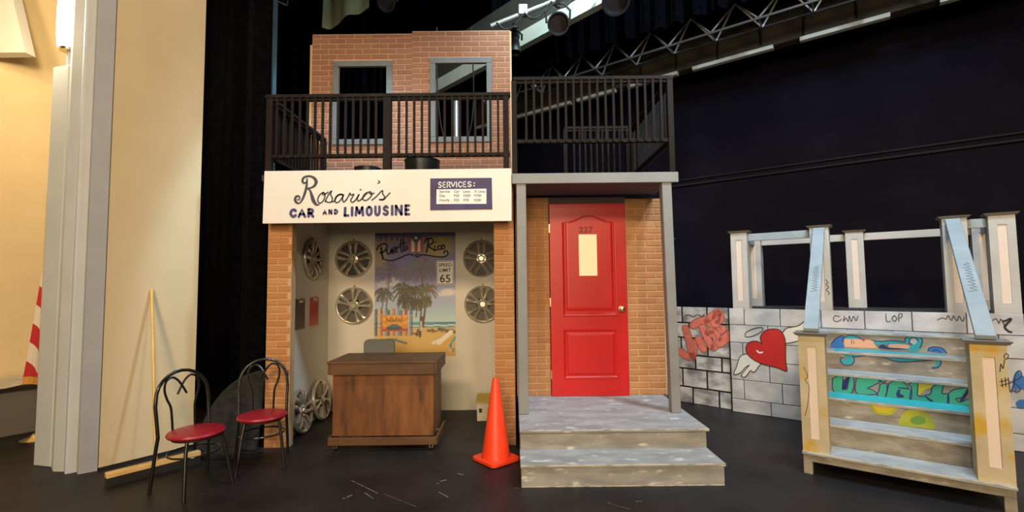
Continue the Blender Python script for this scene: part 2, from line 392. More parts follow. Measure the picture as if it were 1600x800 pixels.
# stepped proscenium jamb and the header over the stage opening
def jamb(name, a, b, z0, z1, m, dep=.16):
    a = Vector(a+(0,)); b = Vector(b+(0,)); c, d = b+NN*dep, a+NN*dep
    z0 = Vector((0, 0, z0)); z1 = Vector((0, 0, z1))
    struct(G().hexa([a+z0, b+z0, c+z0, d+z0, a+z1, b+z1, c+z1, d+z1]).ob(name, K[m], bevel=.005))
def jamb_prism(name, pts, z1, m):
    n = len(pts); g = G(); g.poly(pts, lambda u, v, h: (u, v, h), z1); struct(g.ob(name, K[m]))
jamb('trim_1', (-4.119, 4.155), (-3.93, 4.107), 0, 3.5, 'grey_trim')
def fluted(a, b, c, dep): return [a, b, c, (c[0]+.6*dep, c[1]+.8*dep), (a[0]+.6*dep, a[1]+.8*dep)]
jamb_prism('trim_2', fluted((-3.922, 4.11), (-3.812, 4.012), (-3.727, 4.005), .16), 8.2, 'grey_trim')
jamb_prism('trim_3', fluted((-3.722, 4.01), (-3.655, 3.95), (-3.604, 3.99), .16), 8.2, 'grey_trim')
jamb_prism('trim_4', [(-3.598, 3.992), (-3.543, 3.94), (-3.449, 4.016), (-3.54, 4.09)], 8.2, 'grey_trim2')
jamb('trim_5', (-4.0, 4.3), (-3.86, 4.25), 0, 8.2, 'grey_trim', .1)
struct(sbox('wall_header', -5.2, 8, 1.25, 1.75, 4.95, 8.2, K['black_wall']))

def drape(name, s0, s1, d, z0, z1, label, amp=.07, wl=.26, axis='s', m='drape', seed=1):
    rnd = random.Random(seed); L = abs(s1-s0); n = max(8, int(L/wl*8)); g = G(); ph = rnd.random()*6
    cols = []
    for i in range(n+1):
        t = i/n; x = s0+(s1-s0)*t
        y = amp*math.sin(2*math.pi*L*t/wl+ph+.8*math.sin(5.1*t*L+ph)) + amp*.4*math.sin(2*math.pi*L*t/wl*2.3)
        cols.append((x, y))
    rows = [z0, z0+.3*(z1-z0), z0+.7*(z1-z0), z1]
    vs = []
    for k, z in enumerate(rows):
        for x, y in cols:
            q = y*(1-.25*k/3)
            vs.append((x-(s0+s1)/2, q, z-z0) if axis == 's' else (q, x-(s0+s1)/2, z-z0))
    w_ = n+1
    g.add(vs, [(k*w_+i, k*w_+i+1, (k+1)*w_+i+1, (k+1)*w_+i) for k in range(3) for i in range(n)])
    c = (s0+s1)/2
    p = SD(c, d, z0) if axis == 's' else SD(d, c, z0)
    o = g.ob(name, K[m], None, p, (0, 0, ROT), smooth=True)
    return tag(o, label, 'curtain'), c
cu_, cc_ = drape('stage_curtain', -7.3, -5.1, 2.5, .01, 7.6, 'black masking curtain hanging full height right beside the cream wall', seed=3)
G().box(-5.09-cc_, -5.06-cc_, -.04, .0, 0, 7.59).ob('edge_glint', K['teal_glint'], cu_)  # teal strip paints the cool light catching the curtain's edge
drape('stage_curtain', -12.5, -7.2, 5.6, .01, 7.6, 'black upstage curtain seen in the gap left of the upper brick wall', seed=5)
drape('stage_curtain', -12, -6.3, 8.5, .01, 8, 'black rear curtain with soft folds above the top of the brick wall', seed=8)
drape('stage_border', -5.5, 4.2, 6.75, 5.25, 8, 'short black overhead border curtain hanging just in front of the lattice truss', seed=11)

# ------------------------------------------------------------------ bricks
def brick_mesh(name, m):
    g = G(); e = .035; e2 = .1
    g.hexa([(0, 0, 0), (1, 0, 0), (1, 0, 1), (0, 0, 1), (e, -1, e2), (1-e, -1, e2), (1-e, -1, 1-e2), (e, -1, 1-e2)])
    me = g.mesh(name); me.materials.append(m); return me
BR = brick_mesh('brick', K['brick']); BRU = brick_mesh('brick_upper', K['brick_up'])
def lay(parent, me, x0, x1, z0, z1, y, holes=(), course=.066, blen=.203, joint=.009, th=.005, off=0):
    z = z0; r = 0; cnt = 0
    while z < z1-.02:
        zt = min(z+course-joint, z1)
        x = x0-(blen/2 if (r+off) % 2 else 0)
        while x < x1:
            a, b = max(x, x0), min(x+blen-joint, x1)
            segs = [(a, b)]
            for hx0, hx1, hz0, hz1 in holes:
                if zt > hz0 and z < hz1:
                    ns = []
                    for p, q in segs:
                        if q <= hx0 or p >= hx1: ns.append((p, q)); continue
                        if p < hx0: ns.append((p, hx0))
                        if q > hx1: ns.append((hx1, q))
                    segs = ns
            for p, q in segs:
                if q-p > .03:
                    link('brick', me, parent, (p, y, z), (0, 0, 0), (q-p, th*random.uniform(.7, 1.25), zt-z)); cnt += 1
            x += blen
        z += course; r += 1
    return cnt

# ------------------------------------------------------------------ the shop booth
bx0, by0 = -1.165, 4.53
booth = thing('shop_booth', 'open white-walled shop booth between two narrow brick pillars under the painted sign', 'stage set', (bx0, by0, 0))
X = lambda x: x-bx0
def B(g, x0, x1, y0, y1, z0, z1): return g.box(x0-bx0, x1-bx0, y0-by0, y1-by0, z0, z1)
lp = B(G(), -2.345, -2.115, 4.54, 4.555, 0, 2.5).ob('left_pillar', K['mortar'], booth)
lay(lp, BR, X(-2.342), X(-2.118), .005, 2.49, .01, off=1)
rp = B(G(), -.172, .018, 4.54, 4.555, 0, 2.5).ob('right_pillar', K['mortar'], booth)
lay(rp, BR, X(-.169), X(.015), .005, 2.49, .01)
for a, b in ((-2.345, -2.325), (-2.135, -2.115), (-.172, -.152)):
    B(G(), a, b, 4.556, 4.63, 0, 2.5).ob('pillar_stud', K['pine'], booth)
B(G(), -2.2655, -2.25, 4.64, 5.83, 0, 2.5).ob('side_wall', K['booth'], booth)
B(G(), -2.25, .016, 5.81, 5.83, 0, 2.5).ob('back_wall', K['booth'], booth)
B(G(), .002, .018, 4.556, 5.808, 0, 2.5).ob('side_wall', K['booth'], booth)
B(G(), -2.36, -.002, 4.425, 5.9, 2.502, 2.56).ob('balcony_deck', K['deck'], booth)

# ------------------------------------------------------------------ the upper brick wall
ux, uy = -1.24, 5.79
upw = thing('upper_brick_wall', 'brick house wall with two window openings standing above the balcony', 'stage set', (ux, uy, 2.56))
H1 = (-2.215-ux, -1.478-ux, 3.253-2.56, 4.318-2.56); H2 = (-1.004-ux, -.225-ux, 3.27-2.56, 4.345-2.56)
fr = .07
def wall_with_hole(x0, x1, z0, z1, h, y0, y1):
    g = G(); a, b, c, d = h[0]+fr, h[1]-fr, h[2]+fr, h[3]-fr
    g.box(x0, a, y0, y1, z0, z1); g.box(b, x1, y0, y1, z0, z1); g.box(a, b, y0, y1, z0, c); g.box(a, b, y0, y1, d, z1); return g
seam = -1.225-ux
wall_with_hole(-2.485-ux, seam-.001, 0, 2.115, H1, .0, .018).ob('wall_panel', K['mortar_up'], upw)
wall_with_hole(seam, .0-ux, 0, 2.14, H2, -.008, .012).ob('wall_panel', K['mortar_up'], upw)
n1 = lay(upw, BRU, -2.482-ux, seam-.004, .01, 2.105, 0, [H1], course=.0685, blen=.212, off=1)
n2 = lay(upw, BRU, seam+.003, -.003-ux, .025, 2.13, -.008, [H2], course=.0685, blen=.212)
print('upper bricks', n1, n2)
G().box(-2.512-ux, -2.486-ux, .0, .03, 0, 1.98).ob('edge_strip', K['pine'], upw)
G().box(.001-ux, .02-ux, -.006, .03, .3, 2.13).ob('edge_strip', K['pine'], upw)
for h, y in ((H1, -.006), (H2, -.014)):
    a, b, c, d = h; g = G()
    wf = G().box(a, b, y-.018, y, d-fr, d).ob('window_frame', K['frame_grey'], upw, bevel=.003)
    G().box(a, b, y-.018, y, c, c+fr).ob('frame_board', K['frame_grey'], wf, bevel=.003)
    G().box(a, a+fr, y-.0175, y, c+fr, d-fr).ob('frame_board', K['frame_grey'], wf, bevel=.003)
    G().box(b-fr, b, y-.0175, y, c+fr, d-fr).ob('frame_board', K['frame_grey'], wf, bevel=.003)

# ------------------------------------------------------------------ railings
bal = G().box(-.0105, .0105, -.009, .009, 0, 1).mesh('baluster'); bal.materials.append(K['rail'])
def railing(name, label, p0, p1, z0, zt, posts, nb, low=.2, group=None):
    p0 = Vector(p0); p1 = Vector(p1); dv = p1-p0; L = dv.length
    t = thing(name, label, 'railing', (p0.x, p0.y, z0), math.atan2(dv.y, dv.x), group)
    H = zt-z0
    G().box(-.01, L+.01, -.03, .03, H-.035, H).ob('top_rail', K['rail'], t, bevel=.003)
    G().box(0, L, -.018, .018, low, low+.036).ob('bottom_rail', K['rail'], t, bevel=.002)
    G().box(0, L, -.016, .016, H-.062, H-.0355).ob('under_rail', K['rail'], t, bevel=.002)
    for f, w_ in posts: G().box(f*L-w_/2, f*L+w_/2, -.03, .03, 0, H-.036).ob('post', K['rail'], t, bevel=.003)
    for i in range(nb):
        x = (i+.5)/nb*L
        if any(abs(x-f*L) < w_/2+.014 for f, w_ in posts): continue
        link('baluster', bal, t, (x, -.029 if nb else 0, low+.005), (0, 0, 0), (1, 1, H-low-.045))
    return t
railing('balcony_railing', 'dark wooden railing along the balcony front above the painted sign', (-2.335, 4.455, 0), (-.01, 4.455, 0), 2.56, 3.342, ((.013, .055), (.497, .075), (.985, .055)), 32, low=.165)
railing('balcony_railing', 'dark wooden side railing at the left end of the balcony', (-2.31, 5.75, 0), (-2.31, 4.51, 0), 2.56, 3.33, ((.0, .05),), 17, low=.165)
railing('porch_railing', 'dark wooden railing along the front of the porch roof above the red door', (.035, 4.405, 0), (1.535, 4.405, 0), 2.54, 3.468, ((.0, .05), (.985, .055)), 20, low=.29)
railing('porch_railing', 'dark wooden side railing at the right end of the porch roof', (1.515, 4.46, 0), (1.515, 5.78, 0), 2.54, 3.44, ((1, .05),), 18, low=.29)
railing('porch_railing', 'dark wooden rear railing at the back of the porch roof', (.68, 5.84, 0), (1.46, 5.84, 0), 2.54, 3.47, ((0, .05), (1, .05)), 11, low=.2)

# ------------------------------------------------------------------ porch roof, posts, wall, platform
px, py = .785, 4.4
pr = thing('porch_roof', 'flat grey porch roof carried on two tall grey posts', 'porch', (px, py, .322))
def Pb(x0, x1, y0, y1, z0, z1): return G().box(x0-px, x1-px, y0-py, y1-py, z0-.322, z1-.322)
Pb(.008, 1.563, 4.372, 4.395, 2.442, 2.538).ob('fascia_board', K['grey_post'], pr, bevel=.003)
Pb(.02, 1.56, 4.396, 5.88, 2.49, 2.538).ob('roof_deck', K['deck'], pr)
Pb(.03, 1.55, 4.396, 5.07, 2.46, 2.489).ob('soffit', K['soffit'], pr)
Pb(.047, .137, 4.385, 4.475, .322, 2.455).ob('post', K['grey_post'], pr, bevel=.004)
g = G().hexa([(1.44-px, 4.385-py, 0), (1.525-px, 4.385-py, 0), (1.525-px, 4.475-py, 0), (1.44-px, 4.475-py, 0),
              (1.41-px, 4.385-py, 2.133), (1.5-px, 4.385-py, 2.133), (1.5-px, 4.475-py, 2.133), (1.41-px, 4.475-py, 2.133)])
g.ob('post', K['grey_post'], pr, bevel=.004)
dwx, dwy = .82, 5.1
dw = thing('porch_brick_wall', 'brick house wall flanking the red door at the back of the porch', 'stage set', (dwx, dwy, .322))
for a, b, zt in ((.04, .398, 2.44), (1.232, 1.622, 2.418)):
    G().box(a-dwx, b-dwx, .0, .02, 0, zt-.322).ob('wall_panel', K['mortar'], dw)
    lay(dw, BR, a+.003-dwx, b-.003-dwx, .005, zt-.327, 0, course=.0685, blen=.212, off=int(a > 1))
G().box(.398-dwx, 1.232-dwx, .0, .03, 2.372-.322, 2.44-.322).ob('door_header', K['soffit'], dw)
G().box(1.622-dwx, 1.634-dwx, -.004, .03, 0, 2.08).ob('edge_strip', K['pine'], dw)

pf = thing('porch_steps', 'grey distressed two-step porch platform in front of the red door', 'steps', (.8, 3.6, 0))
def Sb(x0, x1, y0, y1, z0, z1, n, bevel=.003): return G().box(x0-.8, x1-.8, y0-3.6, y1-3.6, z0, z1).ob(n, K['stone_step'], pf, bevel=bevel)
Sb(.052, 1.56, 3.606, 3.95, 0, .138, 'lower_riser'); Sb(.046, 1.572, 3.598, 3.96, .139, .16, 'lower_tread')
Sb(.052, 1.57, 3.945, 5.3, .0, .298, 'upper_riser'); Sb(.046, 1.585, 3.915, 5.3, .299, .32, 'upper_tread')

for x1_, y_, z_ in ((1.572, 3.598, .16), (1.585, 3.915, .32)): G().box(.05-.8, x1_-.004-.8, y_-3.6-.0012, y_-3.6+.004, z_-.006, z_+.0008).ob('worn_edge', K['worn'], pf)
G().box(.054-.8, 1.556-.8, .0045, .0062, .001, .007).ob('worn_edge', K['worn'], pf)
# ------------------------------------------------------------------ red door
dx, dy = .815, 5.075
dr = thing('red_door', 'bright red panel door with small frosted window and brass knob, numbered 227', 'door', (dx, dy, .322))
def arch(x0, x1, z0, z1, rise, n=14):
    """ogee top outline, counter-clockwise from bottom left"""
    p = [(x0, z0), (x1, z0), (x1, z1)]
    for i in range(1, n):
        t = i/n; x = x1+(x0-x1)*t; c = abs(2*t-1)
        p.append((x, z1+rise*(.5+.5*math.cos(math.pi*min(1, c*1.08)))))
    return p+[(x0, z1)]
Z = lambda z: z-.322
G().box(.405-dx, 1.225-dx, -.008, .03, 0, 2.044).ob('door_slab', K['red_door'], dr, bevel=.003)
def moulding(outline, name):
    # a routed border: outer bead, valley, raised field
    n = len(outline); cx = sum(p[0] for p in outline)/n; cz = sum(p[1] for p in outline)/n
    w_ = max(p[0] for p in outline)-min(p[0] for p in outline); h_ = max(p[1] for p in outline)-min(p[1] for p in outline)
    rings = []
    for ins, y in ((0, -.008), (.006, -.018), (.014, -.016), (.022, -.0085), (.034, -.0085), (.05, -.015), (.06, -.016)):
        sx = (w_-2*ins)/w_; sz = (h_-2*ins)/h_
        rings.append([(cx+(p[0]-cx)*sx, y, cz+(p[1]-cz)*sz) for p in outline])
    g = G(); vs = [q for r in rings for q in r]
    fs = [(k*n+i, k*n+(i+1) % n, (k+1)*n+(i+1) % n, (k+1)*n+i) for k in range(len(rings)-1) for i in range(n)]
    tri = tessellate_polygon([[Vector((q[0], q[2], 0)) for q in rings[-1]]])
    fs += [tuple((len(rings)-1)*n+i for i in t) for t in tri]
    return g.add(vs, fs).ob(name, K['red_door'], dr)
moulding([(x-dx, Z(z)) for x, z in arch(.54, 1.115, 1.155, 2.165, .075)], 'arched_panel')
moulding([(x-dx, Z(z)) for x, z in ((.54, .507), (1.115, .507), (1.115, 1.02), (.54, 1.02))], 'square_panel')
G().box(.716-dx, .908-dx, -.024, -.016, Z(1.588), Z(2.03)).ob('window_pane', K['pane'], dr)
kb = G().lathe([(.001, .0), (.03, .0), (.03, .006), (.012, .008), (.011, .03), (.022, .036), (.029, .05), (.026, .064), (.012, .07), (.001, .07)], 20, 'y').ob('door_knob', K['brass'], dr, (1.16-dx, -.008, Z(1.235)), smooth=True)
for z in (.55, 1.31, 2.1): G().box(.4-dx, .408-dx, -.014, .0, Z(z)-.045, Z(z)+.045).ob('hinge', K['brass'], dr)
text_mesh('house_number', '227', .088, K['number'], dr, (.722-dx, -.0175, Z(2.052)), (math.pi/2, 0, 0), space=1.15, bold=.003)
G().box(1.226-dx, 1.231-dx, -.012, .02, 0, 2.04).ob('jamb_strip', K['pine'], dr)

# ------------------------------------------------------------------ shop sign
sx, sy = -1.16, 4.405
sg = thing('shop_sign', 'long white hand-lettered board of the car and limousine shop', 'sign', (sx, sy, 2.094))
SB = G().hexa([(-2.322-sx, -.02, 0), (.0-sx, -.02, 0), (.0-sx, 0, 0), (-2.322-sx, 0, 0), (-2.315-sx, -.02, .495), (.004-sx, -.02, .497), (.004-sx, 0, .497), (-2.315-sx, 0, .495)]).ob('sign_board', K['sign_board'], sg, bevel=.002)
fs = lambda lift: (lambda u, v, h: (u-sx, -.02-lift-h, v-2.094))
g = G(); f1 = fs(.0012)
for pts, wd in (
  ([(-1.912,2.511),(-1.916,2.441),(-1.931,2.375),(-1.954,2.315),(-1.980,2.282),(-2.006,2.287),(-2.021,2.314),(-2.012,2.343),(-1.988,2.348),(-1.977,2.328),(-1.987,2.311),(-1.999,2.319)], [.012,.02,.022,.018,.012,.02,.022,.02,.016,.012,.01,.01]),
  ([(-1.921,2.478),(-1.940,2.470),(-1.954,2.488),(-1.948,2.517),(-1.918,2.533),(-1.876,2.533),(-1.840,2.511),(-1.827,2.479),(-1.841,2.446),(-1.872,2.426),(-1.903,2.419),(-1.881,2.397),(-1.865,2.350),(-1.848,2.301),(-1.822,2.266),(-1.793,2.268)], [.012,.016,.02,.02,.018,.018,.024,.028,.022,.016,.012,.016,.026,.03,.02,.008]),
  ([(-1.759,2.379),(-1.789,2.361),(-1.809,2.319),(-1.800,2.285),(-1.774,2.285),(-1.748,2.321),(-1.744,2.367),(-1.763,2.381),(-1.763,2.360),(-1.736,2.367),(-1.713,2.383)], .01),
  ([(-1.741,2.294),(-1.715,2.348),(-1.682,2.396),(-1.689,2.360),(-1.673,2.324),(-1.681,2.291),(-1.714,2.287),(-1.734,2.299)], .01),
  ([(-1.681,2.291),(-1.655,2.298),(-1.634,2.337),(-1.603,2.358),(-1.574,2.355),(-1.598,2.363),(-1.631,2.346),(-1.648,2.310),(-1.638,2.283),(-1.609,2.293),(-1.583,2.326),(-1.569,2.360),(-1.578,2.317),(-1.566,2.288),(-1.542,2.309)], .01),
  ([(-1.542,2.309),(-1.521,2.346),(-1.509,2.371),(-1.500,2.352),(-1.473,2.361),(-1.490,2.325),(-1.502,2.304),(-1.487,2.284),(-1.463,2.298)], .01),
  ([(-1.463,2.298),(-1.442,2.327),(-1.423,2.361),(-1.440,2.320),(-1.432,2.296),(-1.406,2.308)], .01),
  ([(-1.406,2.308),(-1.382,2.334),(-1.344,2.377),(-1.376,2.356),(-1.389,2.319),(-1.370,2.300),(-1.337,2.312),(-1.306,2.350),(-1.313,2.379),(-1.335,2.379),(-1.311,2.360),(-1.284,2.369)], .01),
  ([(-1.303,2.304),(-1.263,2.335),(-1.208,2.392),(-1.203,2.361),(-1.184,2.332),(-1.198,2.310),(-1.234,2.308),(-1.198,2.305),(-1.172,2.329),(-1.136,2.369)], .01)):
    g.ribbon(pts, [q*1.15 for q in wd] if isinstance(wd, list) else wd*1.35, f1)
g.ribbon([(-1.412,2.404),(-1.407,2.401)], .014, f1, False)
g.ribbon([(-1.246,2.487),(-1.232,2.475),(-1.242,2.463),(-1.254,2.462)], [.008, .014, .012, .006], f1)
g.ob('script_lettering', K['ink'], SB)
g = G(); f2 = fs(.0014)
def put(word, spans, y0a, y0b, y1a, y1b, wd):
    a, b = spans[0][0], spans[-1][1]
    for ch, (q0, q1) in zip(word, spans):
        t = ((q0+q1)/2-a)/(b-a); yt = y0a+(y0b-y0a)*t; yb = y1a+(y1b-y1a)*t
        u0, v0 = sgp(q0, yb); u1, v1 = sgp(q1, yt)
        letter(g, ch, u0+wd/2, u1-wd/2, v0+wd/2, v1-wd/2, wd, f2)
def sgp(zx, zy):      # sketch units of the lettering -> metres on the board
    return (-2.030+zx*.0011985, 2.6002-zx*.0000127-zy*.001209)
for wd_, a_ in (('CAR', (((-36,26), (28,97), (104,160)), 303, 300, 380, 378, .026)), ('AND', (((222,258), (268,300), (312,345)), 312, 306, 356, 352, .016)),
              ('LIMOUSINE', (((386,436), (444,462), (472,548), (558,614), (624,676), (688,742), (755,775), (784,848), (860,908)), 290, 270, 370, 360, .025))):
    g = G(); put(wd_, *a_); lt_ = g.ob('block_lettering', K['indigo'], SB); lt_['label'] = 'dark blue painted word '+wd_
sp = G().poly([(-0.758,2.202),(-0.178,2.205),(-0.182,2.502),(-0.758,2.502)], lambda u, v, h: (u-sx, -.0205-h, v-2.094), .004).ob('services_panel', K['indigo_dark'], sg)
pc = G().poly([(-0.700,2.259),(-0.234,2.257),(-0.233,2.399),(-0.698,2.397)], lambda u, v, h: (u-sx, -.0246-h, v-2.094), .001).ob('price_card', K['white'], sp)
g = G(); f2 = fs(.0055)
put('SERVICES', ((1122,1153), (1158,1184), (1190,1222), (1222,1258), (1258,1276), (1278,1312), (1316,1344), (1350,1386)), 96, 92, 146, 138, .0085)
for q in (106, 128): u, v = sgp(1404, q); g.ribbon([(u, v), (u+.002, v)], .012, f2, False)
g.ob('panel_lettering', K['white'], sp)
for yy, row in ((180, ((1132, 'Service'), (1246, 'Car'), (1316, 'Limo'), (1405, 'X Limo'))), (212, ((1132, 'Day'), (1244, '$50'), (1318, '$200'), (1402, '$700'))), (247, ((1132, 'Hourly'), (1244, '$25'), (1318, '$70'), (1400, '$200')))):
    for xx, tx in row:
        u, v = sgp(xx, yy); text_mesh('price_lettering', tx, .034, K['ink'], sp, (u-sx, -.0262, v-2.094-.003), (math.pi/2, 0, 0), bold=.0006)

# ------------------------------------------------------------------ desk
ex, ey = -1.19, 4.62
de = thing('counter_desk', 'brown stained wooden counter desk on small casters in front of the poster', 'desk', (ex, ey, 0))
def D(x0, x1, y0, y1, z0, z1, n, m='desk_trim', bevel=.003): return G().box(x0-ex, x1-ex, y0-ey, y1-ey, z0, z1).ob(n, K[m], de, bevel=bevel)
D(-1.665, -.735, 4.43, 4.9, .13, .705, 'cabinet_body', 'desk')
D(-1.708, -.698, 4.385, 4.96, .792, .812, 'desk_top')
D(-1.674, -.722, 4.392, 4.414, .69, .7915, 'front_apron')
D(-.722, -.7, 4.392, 4.95, .69, .7915, 'side_apron')
D(-1.706, -1.675, 4.41, 4.95, .69, .7915, 'side_apron')
D(-1.695, -.703, 4.40, 4.422, .055, .125, 'front_plinth')
D(-.718, -.696, 4.423, 4.93, .055, .125, 'side_plinth')
D(-1.70, -1.68, 4.423, 4.93, .055, .125, 'side_plinth')
for x in (-1.64, -.76):
    for y in (4.45, 4.87):
        c = G(); c.box(-.022, .022, -.02, .02, .05, .056); c.box(-.016, -.011, -.014, .014, .018, .05); c.box(.011, .016, -.014, .014, .018, .05)
        cs = c.ob('caster', K['chrome'], de, (x-ex, y-ey, 0))
        G().lathe([(.002, -.009), (.017, -.009), (.02, 0), (.017, .009), (.002, .009)], 14, 'x').ob('wheel', K['black'], cs, (0, 0, .02), smooth=True)

# ------------------------------------------------------------------ office chair behind the desk
oc = thing('office_chair', 'grey office chair pushed in behind the brown desk, only its backrest showing', 'chair', (-1.4, 5.22, 0))
def rrect(x0, x1, z0, z1, r, n=5):
    p = []
    for cx, cz, a0 in ((x1-r, z0+r, -90), (x1-r, z1-r, 0), (x0+r, z1-r, 90), (x0+r, z0+r, 180)):
        for k in range(n+1):
            a = math.radians(a0+90*k/n); p.append((cx+r*math.cos(a), cz+r*math.sin(a)))
    return p
G().poly(rrect(-.16, .16, .66, .945, .05), lambda u, v, h: (u, -.19-.05*(1-(u/.16)**2)*0-h, v), .035).ob('backrest', K['office'], oc, bevel=.006)
G().poly(rrect(-.2, .2, -.19, .2, .07), lambda u, v, h: (u, v, .42+h), .05).ob('seat', K['office'], oc, bevel=.008)
g = G(); g.tube([(0, -.17, .72), (0, -.2, .55), (0, -.15, .4), (0, 0, .4)], .016, 8); g.ob('back_support', K['black_steel'], oc, smooth=True)
G().lathe([(.001, .07), (.03, .07), (.025, .2), (.016, .21), (.016, .42), (.001, .42)], 14).ob('gas_column', K['black_steel'], oc, smooth=True)
for k in range(5):
    a = k*2*math.pi/5+.3
    l = G().bar((0, 0, .09), (.2*math.cos(a), .2*math.sin(a), .06), .035, .025).ob('base_leg', K['black_steel'], oc)
    G().lathe([(.002, -.012), (.024, -.012), (.026, 0), (.024, .012), (.002, .012)], 12, 'x').ob('wheel', K['black'], l, (.2*math.cos(a), .2*math.sin(a), .027), (0, 0, a+math.pi/2), smooth=True)

# ------------------------------------------------------------------ hubcaps (face towards local -y, diameter about .44)
def hub_paired(m):
    t = thing('hubcap', '', 'hubcap')
    G().lathe([(.222, 0), (.228, .012), (.222, .03), (.208, .036), (.196, .028), (.192, .012), (.192, .004)], 40, 'y').ob('rim', m, t, smooth=True)
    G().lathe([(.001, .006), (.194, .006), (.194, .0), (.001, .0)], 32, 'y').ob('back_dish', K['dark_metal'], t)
    sp = None
    for k in range(5):
        a0 = math.pi/2+k*2*math.pi/5
        for sgn in (-1, 1):
            pts = []; g = G()
            # spoke: raised blade from the hub to the rim, broad at the rim
            def P(r, off, y):
                a = a0
                cx, cz = r*math.cos(a)-off*math.sin(a), r*math.sin(a)+off*math.cos(a); return (cx, y, cz)
            st = [(.055, .012, .034, -.02), (.095, .016, .05, -.034), (.16, .016, .056, -.044), (.203, .02, .066, -.036)]
            vs = []
            for r, i0, i1, y in st:
                vs += [P(r, sgn*i0, -.004), P(r, sgn*i0, y), P(r, sgn*(i0+i1)/2, y-.008), P(r, sgn*i1, y), P(r, sgn*i1, -.004)]
            fs_ = [(j*5+q, j*5+q+1, (j+1)*5+q+1, (j+1)*5+q) for j in range(3) for q in range(4)]+[(0, 1, 2, 3, 4), (15, 16, 17, 18, 19)]
            g.add(vs, fs_).ob('spoke', m, t)
    G().lathe([(.001, .05), (.026, .05), (.03, .044), (.034, .034), (.06, .03), (.066, .018), (.066, .004)], 24, 'y').ob('hub', m, t, smooth=True)
    for k in range(5):
        a = math.pi/2+(k+.5)*2*math.pi/5
        G().lathe([(.001, .04), (.009, .04), (.012, .034), (.012, .02)], 8, 'y').ob('lug_nut', m, t, (.048*math.cos(a), 0, .048*math.sin(a)))
    return t
def hub_star(m):
    t = thing('hubcap', '', 'hubcap')
    G().lathe([(.22, 0), (.227, .012), (.222, .03), (.21, .038), (.2, .034), (.197, .014), (.197, .004)], 40, 'y').ob('rim', m, t, smooth=True)
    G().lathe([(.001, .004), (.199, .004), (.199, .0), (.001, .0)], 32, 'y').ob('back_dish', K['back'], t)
    for k in range(10):
        a0 = math.pi/2+.18+k*2*math.pi/10+(.1 if k % 2 else -.1)
        def P(r, off, y): return (r*math.cos(a0)-off*math.sin(a0), y, r*math.sin(a0)+off*math.cos(a0))
        vs = []
        for r, w_, y in ((.05, .017, -.03), (.1, .014, -.036), (.16, .018, -.036), (.203, .03, -.036)):
            vs += [P(r, -w_, -.004), P(r, -w_*.8, y), P(r, 0, y-.01), P(r, w_*.8, y), P(r, w_, -.004)]
        fs_ = [(j*5+q, j*5+q+1, (j+1)*5+q+1, (j+1)*5+q) for j in range(3) for q in range(4)]+[(0, 1, 2, 3, 4), (15, 16, 17, 18, 19)]
        G().add(vs, fs_).ob('spoke', m, t)
    G().lathe([(.001, .046), (.03, .046), (.036, .038), (.05, .03), (.062, .026), (.064, .004)], 24, 'y').ob('hub', m, t, smooth=True)
    for k in range(5):
        a = math.pi/2+(k+.5)*2*math.pi/5
        G().lathe([(.001, .044), (.009, .044), (.012, .038), (.012, .02)], 8, 'y').ob('lug_nut', K['dark_metal'], t, (.075*math.cos(a), 0, .075*math.sin(a)))
    return t
K['back'] = mat('dark_grey_dish', (.1, .09, .075), .5)  # darker grey than the spokes in front of it
HG = 'wheel hubcaps in the shop booth'
hp = hub_paired(K['silver2']); hs = hub_star(K['silver'])
for o in (hp, hs): o['group'] = HG
def hook(t):
    g = G(); g.tube([(0, -.001, .235), (0, -.012, .237), (0, -.02, .25)], .005, 6); g.ob('hook', K['black'], t)
hp.location = (-1.945, 5.808, 1.835); hp['label'] = 'dark five-pair-spoked hubcap on the back wall, upper one left of the poster'; hook(hp)
hs.location = (-1.93, 5.808, 1.265); hs['label'] = 'silver ten-spoke hubcap on the back wall, lower one left of the poster'; hook(hs)
dup(hp, (-.375, 5.808, 1.825), label='dark five-pair-spoked hubcap right of the poster, half hidden by the brick pillar')
dup(hs, (-.362, 5.808, 1.268), label='silver ten-spoke hubcap right of the poster, lower one half hidden by the pillar')
q = dup(hp, (-2.248, 5.30, 1.81), (0, 0, math.pi/2), 'hubcap hung edge-on high on the left side wall above the clipboards')
tl = math.radians(9)
def lean(src, y, label, roll):
    r = dup(src, None, None, label)
    m = Matrix.Translation((-2.2, y, .222)) @ Matrix.Rotation(math.pi/2, 4, 'Z') @ Matrix.Rotation(-tl, 4, 'X') @ Matrix.Rotation(roll, 4, 'Y')
    r.matrix_world = m
    for ch in list(r.children):
        if ch.name.startswith('hook'): bpy.data.objects.remove(ch)
lean(hp, 4.98, 'hubcap standing on the floor against the side wall, next to the brick pillar', .3)
lean(hs, 5.47, 'hubcap standing on the floor against the side wall, next to the desk', .7)

# ------------------------------------------------------------------ clipboards on the side wall
def clipboard(y, z, m, label):
    t = thing('clipboard', label, 'clipboard', (-2.2495, y, z), math.pi/2, 'clipboards on the side wall')
    G().poly(rrect(-.113, .113, -.158, .158, .012, 3), lambda u, v, h: (u, -h, v), .006).ob('board', m, t)
    G().box(-.055, .055, -.014, -.006, .118, .146).ob('clip', K['chrome'], t, bevel=.003)
    g = G(); g.tube([(-.02, -.01, .146), (-.014, -.018, .17), (.014, -.018, .17), (.02, -.01, .146)], .003, 6); g.ob('wire_loop', K['chrome'], t)
    return t
clipboard(5.03, 1.215, K['clip_brown'], 'dark brown clipboard with chrome clip on the left side wall')
clipboard(5.39, 1.225, K['clip_red'], 'red clipboard with chrome clip on the left side wall')

